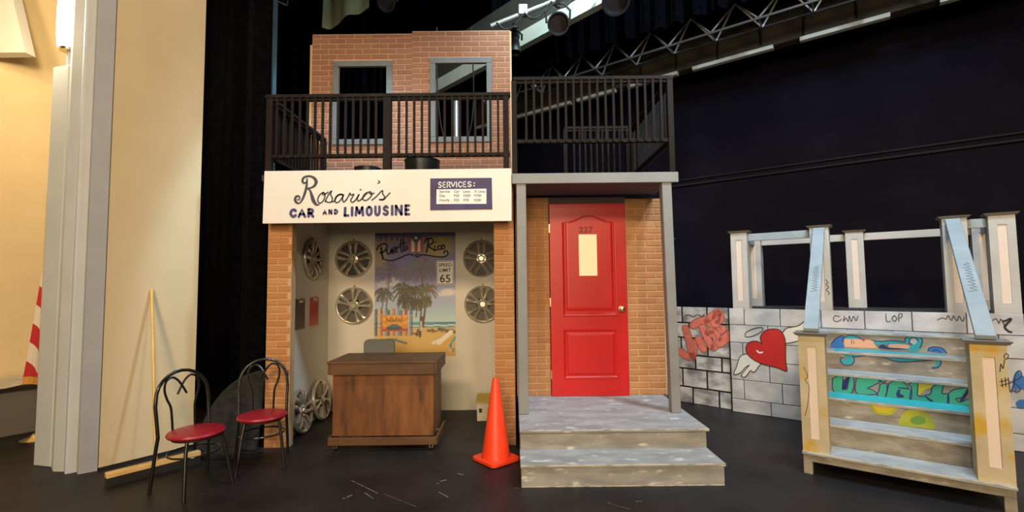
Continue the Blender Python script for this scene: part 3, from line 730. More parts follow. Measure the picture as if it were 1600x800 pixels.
# ------------------------------------------------------------------ beach poster: flat print painted into a fine coloured sheet
PW, PH = 128, 196
Y_, X_ = np.mgrid[0:PH, 0:PW].astype(float); XX = X_*4+26; YY = Y_*4+24      # sketch units
img = np.zeros((PH, PW, 3))
def col(c): return np.array(c, float)/255
def blend(a, c): img[:] = img*(1-a[..., None])+col(c)*a[..., None]
def ss(a, b, v): t = np.clip((v-a)/(b-a), 0, 1); return t*t*(3-2*t)
img[:] = col((108, 104, 168))
blend(ss(250, 420, YY), (165, 172, 215)); blend(ss(400, 560, YY), (172, 205, 222)); blend(ss(520, 585, YY), (190, 222, 226))
rs = np.random.RandomState(3)
def blob(cx, cy, rx, ry, c, a=1, soft=.5):
    r = np.sqrt(((XX-cx)/rx)**2+((YY-cy)/ry)**2); blend(a*(1-ss(1-soft, 1+soft*.3, r)), c)
blob(420, 110, 120, 90, (176, 160, 62), .75); blob(60, 160, 60, 120, (160, 146, 88), .7); blob(150, 60, 90, 40, (150, 140, 80), .6)
blob(460, 60, 80, 40, (150, 140, 60), .5)
blob(490, 405, 60, 26, (236, 226, 226), .9); blob(140, 335, 55, 34, (225, 220, 230), .8); blob(75, 350, 50, 30, (205, 200, 222), .8); blob(440, 420, 40, 15, (222, 216, 222), .7)
blend((1-ss(36, 62, YY))*.95, (52, 42, 106))
for k in range(9): blob(60+k*36, 62, 9, 14+10*rs.rand(), (52, 42, 106), .8)
def seg(x0, y0, x1, y1, w_, c, a=1):
    dx, dy = x1-x0, y1-y0; l2 = dx*dx+dy*dy+1e-9
    t = np.clip(((XX-x0)*dx+(YY-y0)*dy)/l2, 0, 1); d = np.hypot(XX-x0-t*dx, YY-y0-t*dy)
    blend(a*(1-ss(w_*.5-1, w_*.5+2, d)), c)
# sea, sand, rocks
m_ = (YY > 588)*1.0; blend(m_*(YY < 640), (96, 160, 180)); blend(m_*(np.abs(YY-612-3*np.sin(XX/14)) < 4), (225, 235, 230)); blend(m_*(np.abs(YY-598) < 3)*(XX > 400), (60, 120, 150))
blend((YY > 626-.0*XX)*1.0, (226, 186, 106)); blend(ss(700, 800, YY), (206, 162, 78))
for k in range(26): blob(350+190*rs.rand(), 634+22*rs.rand(), 10+14*rs.rand(), 6+5*rs.rand(), [(108, 90, 66), (140, 118, 84), (86, 74, 60)][k % 3], .9)
def palm(cx, cy, r, tx, ty, c, wt, a=1, nf=22):
    seg(cx, cy, (cx+tx)/2+4, (cy+ty)/2, wt, (84, 70, 62), a); seg((cx+tx)/2+4, (cy+ty)/2, tx, ty, wt*1.15, (84, 70, 62), a)
    for k in range(nf):
        an = 2*math.pi*k/nf+rs.rand()*.3; L = r*(.7+.4*rs.rand())
        x1, y1 = cx+L*.6*math.cos(an), cy+L*.5*math.sin(an)-r*.12; x2, y2 = cx+L*math.cos(an), cy+L*.75*math.sin(an)+r*.25
        cc = tuple(int(v*(.75+.5*rs.rand())) for v in c)
        seg(cx, cy, x1, y1, 7, cc, a*.85); seg(x1, y1, x2, y2, 8, cc, a*.8)
palm(118, 262, 95, 96, 530, (104, 92, 116), 7, .75); palm(325, 245, 105, 312, 620, (112, 104, 92), 9, .8); palm(215, 270, 70, 215, 500, (120, 108, 130), 5, .5)
palm(350, 390, 72, 332, 620, (92, 86, 56), 7, .9); palm(80, 410, 62, 68, 530, (76, 74, 66), 5); palm(205, 395, 80, 210, 520, (74, 70, 48), 6); palm(265, 405, 66, 250, 540, (70, 66, 46), 6)
palm(220, 455, 60, 220, 540, (60, 58, 44), 5); palm(345, 455, 50, 322, 620, (82, 76, 54), 6); palm(290, 470, 50, 286, 560, (66, 64, 50), 5)
seg(320, 560, 310, 680, 14, (96, 66, 48)); seg(318, 590, 316, 640, 12, (214, 200, 190))
# rack of boards with an orange banner
for k, x in enumerate(range(30, 272, 11)):
    c = [(70, 86, 130), (190, 190, 196), (206, 130, 60), (60, 60, 66), (120, 140, 180), (168, 70, 50), (210, 190, 150)][k*3 % 7]
    seg(x, 505+12*rs.rand(), x, 672, 7, c, .95)
blend(((XX > 30)*(XX < 266)*(np.abs(YY-548) < 3))*1.0, (214, 160, 90))
bn = ((XX > 74)*(XX < 236)*(YY > 545)*(YY < 648))*1.0
blend(bn, (232, 140, 52)); an = np.arctan2(YY-615, XX-155); blend(bn*(np.sin(an*14) > .2)*(YY < 612), (240, 178, 78))
blend(bn*(YY > 628), (190, 70, 56)); blend(bn*((XX-150)**2/52**2+(YY-626)**2/13**2 < 1), (66, 84, 92)); blend(bn*((XX-150)**2/30**2+(YY-612)**2/10**2 < 1), (90, 104, 108))
for k in range(9): seg(100+k*12, 585, 104+k*12, 570+6*math.sin(k*2.1), 5, (96, 52, 26), bn)
seg(300, 640, 290, 672, 14, (120, 80, 60)); seg(270, 660, 300, 668, 8, (80, 60, 50))
seg(110, 700, 160, 700, 16, (120, 130, 140)); seg(160, 702, 225, 722, 12, (110, 116, 124))
seg(395, 722, 470, 690, 18, (244, 240, 226)); seg(430, 720, 505, 655, 26, (246, 242, 232)); seg(450, 735, 520, 690, 18, (236, 168, 60)); seg(500, 740, 528, 690, 16, (90, 170, 160))
for k in range(14): seg(500+26*rs.rand(), 725+50*rs.rand(), 508+20*rs.rand(), 735+50*rs.rand(), 4, [(90, 100, 120), (220, 210, 200), (170, 120, 60)][k % 3])
# flag of five stripes with a blue triangle at the top
fl_ = ((XX > 238)*(XX < 332)*(YY > 40)*(YY < 148))*1.0
blend(fl_, (232, 220, 214))
for k in (0, 2, 4): blend(fl_*((XX-238)//18.9 == k), (178, 62, 52))
blend(fl_*(YY-40 < (1-np.abs(XX-285)/47)*62), (58, 70, 92)); blob(285, 58, 10, 10, (240, 240, 236), .95, .2)
img = np.clip(img+rs.randn(PH, PW, 1)*.012, 0, 1)
img = .12+.88*img
lin = np.where(img <= .04045, img/12.92, ((img+.055)/1.055)**2.4)*.95
pox, poz0, pox1, poz1 = -1.685, .645, -.695, 2.155
po = thing('beach_poster', 'tall palm beach poster with painted Puerto Rico lettering and flag on the back wall', 'poster', ((pox+pox1)/2, 5.8085, poz0))
hw = (pox1-pox)/2
vs = [((-hw+2*hw*i/(PW-1)), 0, (poz1-poz0)*(1-j/(PH-1))) for j in range(PH) for i in range(PW)]
fs_ = [(j*PW+i, j*PW+i+1, (j+1)*PW+i+1, (j+1)*PW+i) for j in range(PH-1) for i in range(PW-1)]
me = bpy.data.meshes.new('poster_sheet'); me.from_pydata(vs, [], [tuple(reversed(f)) for f in fs_])
ca = me.color_attributes.new('print', 'FLOAT_COLOR', 'POINT')
ca.data.foreach_set('color', np.concatenate([lin.reshape(-1, 3), np.ones((PW*PH, 1))], 1).astype(np.float32).ravel())
pm, pt, pb = nt('poster_print'); an_ = pt.nodes.new('ShaderNodeVertexColor'); an_.layer_name = 'print'
pt.links.new(an_.outputs[0], pb.inputs['Base Color']); pb.inputs['Roughness'].default_value = .55
me.materials.append(pm); sheet = link('poster_sheet', me, po)
def pp(zx, zy): return (pox+(zx-28)/(531-28)*(pox1-pox), poz1-(zy-24)/(790-24)*(poz1-poz0))
def PL(l): return [pp(*q) for q in l]
g = G(); f3 = lambda u, v, h: (u-(pox+pox1)/2, -.0012, v-poz0)
for l, wd in (([(78,188),(72,150),(66,115)], .026), ([(40,130),(52,105),(85,92),(104,105),(92,135),(62,150)], .022),
    ([(104,128),(104,150),(116,158),(130,135),(132,122),(132,150),(142,152)], .018), ([(140,140),(154,130),(152,116),(142,124),(142,146),(158,144)], .018), ([(162,112),(164,146)], .018), ([(164,128),(174,114),(184,116)], .016),
    ([(190,66),(192,138),(198,142)], .018), ([(178,100),(226,86)], .014), ([(207,70),(207,134),(214,134)], .018), ([(218,118),(226,106),(233,116),(228,132),(219,128),(220,116)], .015),
    ([(360,62),(358,110),(350,146)], .024), ([(336,92),(352,66),(386,64),(388,92),(362,106),(378,122),(402,138)], .02),
    ([(402,110),(402,136),(414,134)], .018), ([(404,84),(406,86)], .02), ([(440,108),(424,112),(422,130),(438,130),(444,122)], .018), ([(456,104),(444,116),(450,130),(464,122),(458,104)], .018),
    ([(90,190),(130,198),(180,184),(220,166),(250,160),(268,168)], .02), ([(296,160),(282,164),(290,176),(320,164),(360,168),(420,178),(466,176),(484,160),(478,142),(462,146),(460,154)], .02)):
    g.ribbon(PL(l), wd, f3)
g.ob('brushed_lettering', K['black'], po)

# ------------------------------------------------------------------ speed limit sign over the poster
spd = thing('speed_limit_sign', 'small white speed limit 65 sign hung over the poster\'s right edge', 'sign', (-.82, 5.80, 1.657))
G().poly(rrect(-.108, .108, -.148, .148, .012, 3), lambda u, v, h: (u, -h, v), .003).ob('sign_plate', K['sign_white'], spd)
g = G()
oo = rrect(-.102, .102, -.142, .142, .01, 3); ii = rrect(-.096, .096, -.136, .136, .008, 3); nn = len(oo)
g.add([(p[0], -.0036, p[1]) for p in oo]+[(p[0], -.0036, p[1]) for p in ii], [(i, (i+1) % nn, nn+(i+1) % nn, nn+i) for i in range(nn)])
g.ob('border_line', K['print_blk'], spd)
for tx, sz, z in (('SPEED', .058, .075), ('LIMIT', .058, .012), ('65', .135, -.118)):
    text_mesh('sign_lettering', tx, sz, K['print_blk'], spd, (0, -.0036, z), (math.pi/2, 0, 0), 'CENTER', 1.05, .0015)

# ------------------------------------------------------------------ cardboard box
cb = thing('cardboard_box', 'small printed cardboard box with yellow lid on the floor behind the traffic cone', 'box', (-.265, 5.46, 0), 0)
G().box(-.14, .1, -.12, .12, 0, .2).ob('carton', K['cardboard'], cb, bevel=.002)
g = G(); g.hexa([(-.155, -.14, .2), (.11, -.14, .2), (.11, .13, .24), (-.155, .13, .24), (-.15, -.14, .205), (.11, -.14, .205), (.11, .13, .245), (-.15, .13, .245)]); g.ob('lid', K['cardboard_y'], cb)
G().box(-.03, .05, -.1215, -.12, .02, .15).ob('yellow_label', K['cardboard_y'], cb)
G().box(-.12, -.085, -.1215, -.12, .09, .135).ob('printed_mark', K['print_blk'], cb)
G().box(-.02, .04, -.1222, -.1216, .055, .075).ob('printed_mark', K['print_blk'], cb)

# ------------------------------------------------------------------ traffic cone
cn = thing('traffic_cone', 'bright orange traffic cone standing beside the grey porch steps', 'cone', (-.155, 4.16, 0), math.radians(45-4))
g = G(); g.poly(rrect(-.152, .152, -.152, .152, .04, 4), lambda u, v, h: (u, v, .006+h), .026); g.ob('base', K['cone'], cn, bevel=.004)
for sx_ in (-1, 1):
    for sy_ in (-1, 1): G().box(sx_*.1-.03, sx_*.1+.03, sy_*.1-.03, sy_*.1+.03, 0, .0065).ob('foot', K['cone'], cn)
G().lathe([(.128, .03), (.124, .05), (.118, .07), (.026, .69), (.022, .697), (.014, .697), (.014, .66)], 36).ob('cone_body', K['cone'], cn, smooth=True)

# ------------------------------------------------------------------ bent-tube chairs with red seats
def cafe_chair(label, loc, rz):
    t = thing('cafe_chair', label, 'chair', loc, rz, 'red seated cafe chairs')          # faces local -y
    r = .0125
    G().lathe([(.001, .392), (.165, .392), (.186, .402), (.193, .415), (.186, .428), (.15, .438), (.001, .444)], 40).ob('seat', K['red_vinyl'], t, smooth=True)
    G().lathe([(.001, .38), (.16, .38), (.16, .3925), (.001, .3925)], 28).ob('seat_base', K['black_steel'], t)
    # back hoop running down into the rear legs
    arc = [(-.185, .155, .4), (-.188, .175, .52), (-.192, .19, .62)]
    for k in range(1, 12):
        a = math.pi-math.pi*k/12; arc.append((.19*math.cos(a), .19+.03*math.sin(a), .66+.2*math.sin(a)))
    arc += [(.192, .19, .62), (.188, .175, .52), (.185, .155, .4)]
    g = G(); g.tube(arc, r, 10); g.ob('back_hoop', K['chair_tube'], t, smooth=True)
    for s in (-1, 1):
        h = [(s*.08, .165, .405), (s*.082, .18, .52), (s*.088, .19, .6), (s*.11, .2, .66), (s*.125, .207, .73), (s*.112, .215, .79), (s*.07, .22, .815), (s*.03, .218, .79), (-s*.0, .212+s*.006, .74), (-s*.03, .206+s*.006, .68)]
        hh, _ = catmull(h, .01, 5)
        g = G(); g.tube(hh, .0085, 8); g.ob('back_scroll', K['chair_tube'], t, smooth=True)
    for s in (-1, 1):
        g = G(); g.tube([(s*.185, .155, .4), (s*.19, .17, .3), (s*.205, .205, .0)], r, 10); g.ob('leg', K['chair_tube'], t, smooth=True)
        g = G(); g.tube([(s*.125, -.11, .385), (s*.14, -.125, .3), (s*.175, -.185, .0)], r, 10); g.ob('leg', K['chair_tube'], t, smooth=True)
    ring = [(.172*math.cos(2*math.pi*k/28), .02+.165*math.sin(2*math.pi*k/28), .27) for k in range(28)]
    g = G(); g.tube(ring, .007, 8, closed=True); g.ob('stretcher_ring', K['chair_tube'], t, smooth=True)
    return t
c1 = cafe_chair('red-seated black tube cafe chair in front of the yellow push broom', (-2.40, 3.655, 0), math.atan2(-.17, .327)+math.pi/2)
c2 = dup(c1, (-2.13, 4.09, 0), (0, 0, math.atan2(-.9, .44)+math.pi/2), 'red-seated black tube cafe chair in front of the left brick pillar')

# ------------------------------------------------------------------ push broom against the cream wall
hc = Vector((-2.915, 3.945, 0)); hd = (Vector((-2.717, 4.187, 0))-Vector((-3.109, 3.697, 0))).normalized()
br = thing('push_broom', 'wide push broom with yellow wooden handle leaning on the cream wall', 'broom', hc, math.atan2(hd.y, hd.x))
G().box(-.315, .315, -.032, .032, .062, .1).ob('broom_head', K['broom_head'], br, bevel=.004)
G().box(-.312, .312, -.034, .034, .0, .0615).ob('bristles', K['bristle'], br)
top = Vector((-3.245, 4.27, 1.49)); rel = top-hc; ca_, sa_ = math.cos(-math.atan2(hd.y, hd.x)), math.sin(-math.atan2(hd.y, hd.x))
tl_ = Vector((rel.x*ca_-rel.y*sa_, rel.x*sa_+rel.y*ca_, rel.z))
g = G(); g.tube([(0, 0, .085), tl_*.5+Vector((0, 0, .04)), tl_], .0125, 12); g.ob('broom_handle', K['broom_wood'], br, smooth=True)

# ------------------------------------------------------------------ cloth covered panel leaning behind the second chair
arcp = [(-.38, 0)]
for k in range(0, 11):
    a = math.radians(180-k*9); arcp.append((.17+.55*math.cos(a), .06+.66*math.sin(a)))
arcp += [(.17, 0)]
pn = thing('cloth_panel', 'mottled dark grey curved panel leaning behind the right red chair, beside the brick pillar', 'panel', (-2.545, 4.44, 0), 0)
g = G(); g.poly(arcp, lambda u, v, h: (u, v*.22+h, v*.975+.002), .05); g.ob('panel_board', K['felt'], pn, bevel=.01)
G().box(-.22, .1, -.2, -.06, 0, .05).ob('foot_board', K['felt'], pn, bevel=.01)

# ------------------------------------------------------------------ black tubs on the balcony floor
for x, y, r, h, lb in ((-.95, 5.0, .186, .272, 'larger round black tub on the balcony floor, right of the railing\'s middle post'), (-1.53, 5.0, .14, .195, 'smaller round black tub on the balcony floor, left of the railing\'s middle post')):
    t = thing('round_tub', lb, 'tub', (x, y, 2.561), 0, 'black tubs on the balcony')
    G().lathe([(.001, 0), (r*.9, 0), (r*.94, .02), (r, h-.03), (r, h-.012), (.001, h-.012)], 32).ob('tub_body', K['tub'], t, smooth=True)
    G().lathe([(r*.5, h-.012), (r*1.015, h-.012), (r*1.02, h), (r*.96, h+.004), (.001, h-.004)], 32).ob('lid', K['tub'], t, smooth=True)

# ------------------------------------------------------------------ painted stone walls
ROWS = [0, .152, .374, .597, .802, 1.007, 1.196]
def stones(parent, rows, cuts, x0, x1, m, y=-.0001, th=.006, gap=.006):
    for r in range(len(rows)-1):
        xs = sorted([x0]+[c for c in cuts[r] if x0 < c < x1]+[x1])
        for a, b in zip(xs[:-1], xs[1:]):
            j = lambda: random.uniform(-.002, .002)
            za, zb = rows[r]+gap*.5, rows[r+1]-gap*.5; a_, b_ = a+gap*.5, b-gap*.5
            if r == 0: za = rows[0]+.002
            if r == len(rows)-2: zb = rows[-1]
            t_ = th*random.uniform(.75, 1.2); e = .003
            back = [(a_, y, za), (b_, y, za), (b_, y, zb), (a_, y, zb)]
            fr_ = [(a_+e+j()*.5, y-t_, za+e+j()), (b_-e+j()*.5, y-t_, za+e+j()), (b_-e, y-t_, zb-e+j()), (a_+e, y-t_, zb-e+j())]
            G().hexa(back+fr_).ob('stone_block', m, parent)
MW = thing('stone_wall', 'long pale grey painted block wall with the winged heart, behind the graffiti stairs', 'wall', SD(0, 6.04), ROT)
G().box(-1.335, 1.62, 0, .02, 0, 1.196).ob('wall_panel', K['black'], MW)
odd = [-1.17, -.803, -.42, -.046, .324, .71, 1.08, 1.45]; even = [-.93, -.57, -.2, .17, .54, .91, 1.28]
odd2 = [-1.198, -.812, -.43, -.05, .33, .71, 1.09, 1.46]
stones(MW, ROWS, [even, odd2, even, odd2, even, odd], -1.333, 1.62, K['stone_b'])
fw_ = lambda lift: (lambda u, v, h: (u, -.0075-lift-h, v))
heart = [(-0.761,0.520),(-0.848,0.546),(-0.942,0.564),(-1.022,0.583),(-1.103,0.627),(-1.151,0.681),(-1.162,0.744),(-1.138,0.800),(-1.087,0.827),(-1.030,0.825),(-0.995,0.801),(-1.009,0.854),(-0.997,0.905),(-0.960,0.950),(-0.903,0.972),(-0.839,0.974),(-0.798,0.951),(-0.769,0.894),(-0.760,0.816),(-0.764,0.711),(-0.765,0.606)]
w1 = [(-0.786,0.937),(-0.745,0.989),(-0.691,1.005),(-0.630,1.023),(-0.580,1.065),(-0.552,1.108),(-0.541,1.084),(-0.555,1.039),(-0.575,0.966),(-0.579,0.888),(-0.636,0.862),(-0.697,0.841),(-0.756,0.827),(-0.766,0.886)]
w2 = [(-1.155,0.677),(-1.203,0.662),(-1.238,0.619),(-1.269,0.524),(-1.303,0.432),(-1.262,0.437),(-1.220,0.463),(-1.215,0.416),(-1.192,0.407),(-1.160,0.434),(-1.128,0.483),(-1.100,0.477),(-1.075,0.488),(-1.040,0.542),(-1.010,0.581),(-1.087,0.622)]
hs_ = closed_smooth(heart)
for nm, o_, m in (('painted_wing', w1, 'wing'), ('painted_wing', w2, 'wing'), ('painted_heart', hs_, 'heart')):
    G().poly(o_, fw_(.001 if nm == 'painted_wing' else .002)).ob(nm, K[m], MW)
g = G()
g.ribbon(hs_+hs_[:1], .009, fw_(.003), False)
g.ribbon([(-0.786,0.937),(-0.745,0.989),(-0.691,1.005),(-0.630,1.023),(-0.580,1.065),(-0.552,1.108),(-0.541,1.084),(-0.555,1.039)], .009, fw_(.003))
g.ribbon([(-0.579,0.879),(-0.636,0.859),(-0.698,0.838),(-0.756,0.823)], .008, fw_(.003))
g.ribbon([(-1.155,0.677),(-1.203,0.662),(-1.238,0.619),(-1.269,0.524),(-1.303,0.432),(-1.262,0.437),(-1.220,0.466),(-1.174,0.524),(-1.133,0.551)], .008, fw_(.003))
g.ribbon([(-1.133,0.551),(-1.192,0.477),(-1.221,0.426),(-1.198,0.407),(-1.164,0.432),(-1.128,0.490)], .008, fw_(.003))
g.ribbon([(-1.118,0.498),(-1.102,0.475),(-1.072,0.492),(-1.040,0.542),(-1.006,0.585)], .008, fw_(.003))
hl_ = [(-1.167,0.899),(-1.145,0.930),(-1.082,0.966),(-1.007,0.987),(-0.978,0.978),(-0.992,0.945),(-1.043,0.906),(-1.110,0.877),(-1.157,0.874),(-1.167,0.899)]
g.ribbon(hl_, .008, fw_(.003))
g.ob('painted_outline', K['black'], MW)
g = G(); g.ribbon([(-1.047,0.721),(-1.026,0.701),(-0.995,0.707)], .018, fw_(.0035)); g.ob('painted_highlight', K['wing'], MW)
g = G()
for l in ([(-0.254,1.134),(-0.295,1.139),(-0.309,1.098),(-0.281,1.079),(-0.239,1.105)], [(-0.213,1.141),(-0.223,1.085),(-0.202,1.122),(-0.183,1.087),(-0.172,1.143),(-0.158,1.088),(-0.137,1.140),(-0.118,1.097),(-0.100,1.139)],
          [(0.126,1.175),(0.130,1.099),(0.160,1.100)], [(0.192,1.158),(0.172,1.129),(0.190,1.101),(0.210,1.130),(0.192,1.158)], [(0.224,1.102),(0.227,1.170),(0.252,1.174),(0.246,1.144),(0.225,1.136)],
          [(0.510,1.127),(0.545,1.147),(0.571,1.137),(0.586,1.170),(0.606,1.124),(0.622,1.167),(0.643,1.121),(0.661,1.168),(0.682,1.119),(0.697,1.159)], [(0.872,1.127),(0.904,1.152),(0.920,1.111),(0.934,1.149),(0.955,1.089)]):
    g.ribbon(l, .006, fw_(.003))
g.ob('pen_scribble', K['black'], MW)
g = G(); g.ribbon([(0.948,1.129),(0.970,1.140),(0.995,1.155),(0.991,1.138),(0.966,1.103),(0.955,1.075),(0.977,1.042),(0.993,1.037)], .016, fw_(.003)); g.ob('question_mark', K['black'], MW)
g = G()
for o_ in ([(858,266),(868,244),(884,252),(878,278),(900,262),(910,280),(880,296),(900,316),(880,332),(866,312),(856,330),(852,300)],):
    pass
g.poly([(0.980,0.617),(0.999,0.681),(1.025,0.697),(1.035,0.650),(1.075,0.676),(1.067,0.526),(1.020,0.551),(0.991,0.516),(0.980,0.555)], fw_(.001)); 
g.poly([(0.989,0.423),(1.017,0.453),(1.048,0.453),(1.044,0.387),(1.011,0.373),(0.990,0.392)], fw_(.001)); g.ob('painted_flower', K['blue'], MW)
g = G(); g.ribbon([(0.965,0.509),(0.985,0.582),(0.998,0.668),(1.028,0.702),(1.035,0.650),(0.985,0.600),(1.024,0.551),(1.000,0.513),(0.975,0.528)], .008, fw_(.002)); g.ob('painted_outline', K['navy'], MW)

la = Vector((2.585, 5.687, 0)); lb = Vector((2.141, 6.101, 0)); le = (lb-la).normalized()
lrot = math.atan2(-le.y, -le.x)       # local x runs towards the seam; local x = -t
LW = thing('stone_wall', 'shorter painted block wall with thick black joints and salmon graffiti, right of the porch', 'wall', la, lrot)
G().box(-1.45, -.004, 0.001, .02, 0, 1.196).ob('wall_panel', K['black'], LW)
R2 = [0, .197, .423, .596, .81, .997, 1.196]
stones(LW, R2, [[-.469, -.15, -.8, -1.15], [-.593, -.287, -.95, -1.25], [-.424, -.106, -.74, -1.1], [-.267, -.6, -.9, -1.2], [-.494, -.18, -.8, -1.15], [-.577, -.262, -.9, -1.2]], -1.45, -.004, K['stone_a'], gap=.019)
fl_w = lambda lift: (lambda u, v, h: (-u, -.0075-lift-h, v))
K['salmon_dark'] = mat('dull_salmon_edge', (.34, .1, .08), .7)
for k_, strokes in enumerate((
    (([(0.535,0.926),(0.505,0.821),(0.477,0.694),(0.456,0.586)], .085), ([(0.460,0.586),(0.528,0.582),(0.603,0.623)], .09), ([(0.453,0.577),(0.413,0.669),(0.430,0.773)], .045)),
    (([(0.373,0.801),(0.339,0.734),(0.317,0.687)], .08),),
    (([(0.433,0.972),(0.361,1.015),(0.272,1.034)], .09), ([(0.324,0.961),(0.273,0.837),(0.215,0.725)], .08), ([(0.272,1.023),(0.202,0.987),(0.197,0.925),(0.263,0.894)], .075), ([(0.258,0.887),(0.168,0.863),(0.153,0.774),(0.196,0.717)], .08)),
    (([(0.134,1.129),(0.150,1.067),(0.163,1.008)], .11), ([(0.212,1.084),(0.115,1.137)], .09), ([(0.138,1.025),(0.100,1.046),(0.091,1.127)], .06), ([(0.147,0.940),(0.099,0.915),(0.064,0.952)], .06), ([(0.155,0.931),(0.121,0.818)], .06), ([(0.122,0.776),(0.061,0.823),(0.000,0.876)], .1)))):
    g = G(); g2 = G()
    for l, wd in strokes: g.ribbon(l, wd+.016, fl_w(.0012+.0012*k_)); g2.ribbon(l, wd-.004, fl_w(.0018+.0012*k_))
    sl = g.ob('spray_shadow', K['salmon_dark'], LW); g2.ob('spray_letter', K['salmon'], LW)
g = G()
g = G(); g.ribbon([(0.538,1.087),(0.480,1.098),(0.430,1.075),(0.378,1.105),(0.323,1.083),(0.289,1.112)], .008, fl_w(.001)); g.ribbon([(0.065,1.128),(0.048,1.071),(0.023,1.053),(0.035,1.026),(0.061,1.036)], .006, fl_w(.001)); g.ob('pen_scribble', K['black'], LW)

# ------------------------------------------------------------------ landing with pillars and rails
L0 = SD(-.105, 6.56)
LD = thing('stair_landing', 'raised landing with greige panelled pillars and rails on top of the stone wall', 'platform', L0, ROT)
lx = lambda s: s+.105
ly = lambda d: d-6.56
G().box(lx(-1.32), lx(1.12), ly(6.064), ly(7.16), 1.15, 1.186).ob('deck', K['deck'], LD)
for s in (-1.25, -.4, .4, 1.05):
    G().box(lx(s)-.04, lx(s)+.04, ly(7.05), ly(7.13), 0, 1.149).ob('deck_leg', K['deck'], LD)
def pillar(parent, x, y, z0, z1, m, w=.175, name='pillar'):
    """square post: recessed face with a pinkish inset strip, four face boards, flat cap"""
    h = w/2; g = G()
    g.box(x-h, x+h, y-h+.014, y+h, z0, z1)
    iw = .031; t0, t1 = z0+.1, z1-.085
    g.box(x-h, x-iw, y-h, y-h+.014, z0, z1); g.box(x+iw, x+h, y-h, y-h+.014, z0, z1)
    g.box(x-iw, x+iw, y-h, y-h+.014, z0, t0); g.box(x-iw, x+iw, y-h, y-h+.014, t1, z1)
    p = g.ob(name, K[m], parent)
    G().box(x-iw+.001, x+iw-.001, y-h+.008, y-h+.0138, t0+.001, t1-.001).ob('inset_panel', K['inset'], p)
    G().hexa([(x-h-.012, y-h-.012, z1), (x+h+.012, y-h-.012, z1), (x+h+.012, y+h+.012, z1), (x-h-.012, y+h+.012, z1),
              (x-h-.03, y-h-.03, z1+.022), (x+h+.03, y-h-.03, z1+.022), (x+h+.03, y+h+.03, z1+.022), (x-h-.03, y+h+.03, z1+.022)]).ob('cap', K['cap'], p)
    return p
for s, d in ((-1.203, 6.155), (-.402, 6.155), (.675, 6.155), (.99, 6.155), (-1.203, 7.03), (-.11, 7.03), (.99, 7.03)):
    pillar(LD, lx(s), ly(d), 1.187, 2.085, 'pillar')
for a, b, d in ((-1.114, -.491, 6.155), (.764, .901, 6.155), (-1.114, -.199, 7.03), (-.021, .901, 7.03)):
    G().box(lx(a), lx(b), ly(d)-.02, ly(d)+.02, 1.985, 2.07).ob('rail', K['blue_rail' if d < 6.5 else 'pillar'], LD, bevel=.003)
for s in (-1.203, .99): G().box(lx(s)-.02, lx(s)+.02, ly(6.244), ly(6.941), 1.985, 2.07).ob('rail', K['blue_rail'], LD, bevel=.003)
g = G(); g.ribbon([(lx(-.36), 1.52), (lx(-.345), 1.49), (lx(-.36), 1.47), (lx(-.34), 1.44), (lx(-.36), 1.41), (lx(-.335), 1.38), (lx(-.345), 1.36)], .006, lambda u, v, h: (u, ly(6.0655), v)); g.ob('pen_scribble', K['black'], LD)
# a lone pillar on the left wall section
wp = thing('wall_pillar', 'single pale pillar seen in the gap between porch brick wall and porch post', 'pillar', (2.06, 6.37, 0), lrot)
pillar(wp, 0, 0, 1.2, 2.085, 'pillar', .17); G().box(-.06, .06, -.06, .08, 0, 1.199).ob('pillar_foot', K['deck'], wp)

# ------------------------------------------------------------------ graffiti stairs
S0 = SD(.115, 4.42)
STR = thing('graffiti_stairs', 'wooden stairs with graffiti painted risers and yellow stained newel posts', 'stairs', S0, ROT)
sx2 = lambda s: s-.115
sy2 = lambda d: d-4.42
zs = [.172, .338, .503, .669, .834, 1.0]; ds = [4.42, 4.69, 4.96, 5.23, 5.50, 5.77, 6.028]
A0, A1 = -.47, .70
G().box(sx2(A0), sx2(A1), -.0, .03, .098, .15).ob('base_board', K['riser'], STR, bevel=.003)
for a in (A0, A1-.06): G().box(sx2(a), sx2(a)+.06, .0, .06, 0, .0975).ob('foot', K['riser'], STR, bevel=.003)
for a in (A0, A1-.06): G().box(sx2(a), sx2(a)+.06, sy2(5.9), sy2(5.96), 0, .0975).ob('foot', K['riser'], STR)
for a in (A0, A1-.02): G().box(sx2(a), sx2(a)+.02, .031, sy2(6.02), .098, .15).ob('side_board', K['riser'], STR)
tx0, tx1 = -.455, .685
for k in range(6):
    d0, d1 = ds[k], ds[k+1]
    x0, x1 = (A0-.006, A1+.006) if k == 0 else (tx0, tx1)
    G().box(sx2(x0), sx2(x1), sy2(d0)-.012, sy2(d1)-.001, zs[k]-.021, zs[k]).ob('tread', K['tread'], STR, bevel=.003)
    G().box(sx2(x0)+.004, sx2(x1)-.004, sy2(d0)-.0132, sy2(d0)-.008, zs[k]-.006, zs[k]+.0006).ob('worn_edge', K['worn'], STR)
    if k < 5: G().box(sx2(tx0), sx2(tx1), sy2(d1), sy2(d1)+.012, zs[k]+.0005, zs[k+1]-.0215).ob('riser', K['riser'], STR)
for a in (tx0, tx1-.02):       # stepped side panels
    g = G()
    for k in range(1, 6): g.box(sx2(a), sx2(a)+.02, sy2(ds[k])+.0125, sy2(6.02), zs[k-1]+.0005, zs[k]-.0215)
    g.ob('side_panel', K['riser'], STR)
NL = pillar(STR, sx2(-.382), .1, .1725, 1.073, 'newel', .178, 'newel_post')
NR = pillar(STR, sx2(.615), .1, .1725, 1.073, 'newel', .178, 'newel_post')
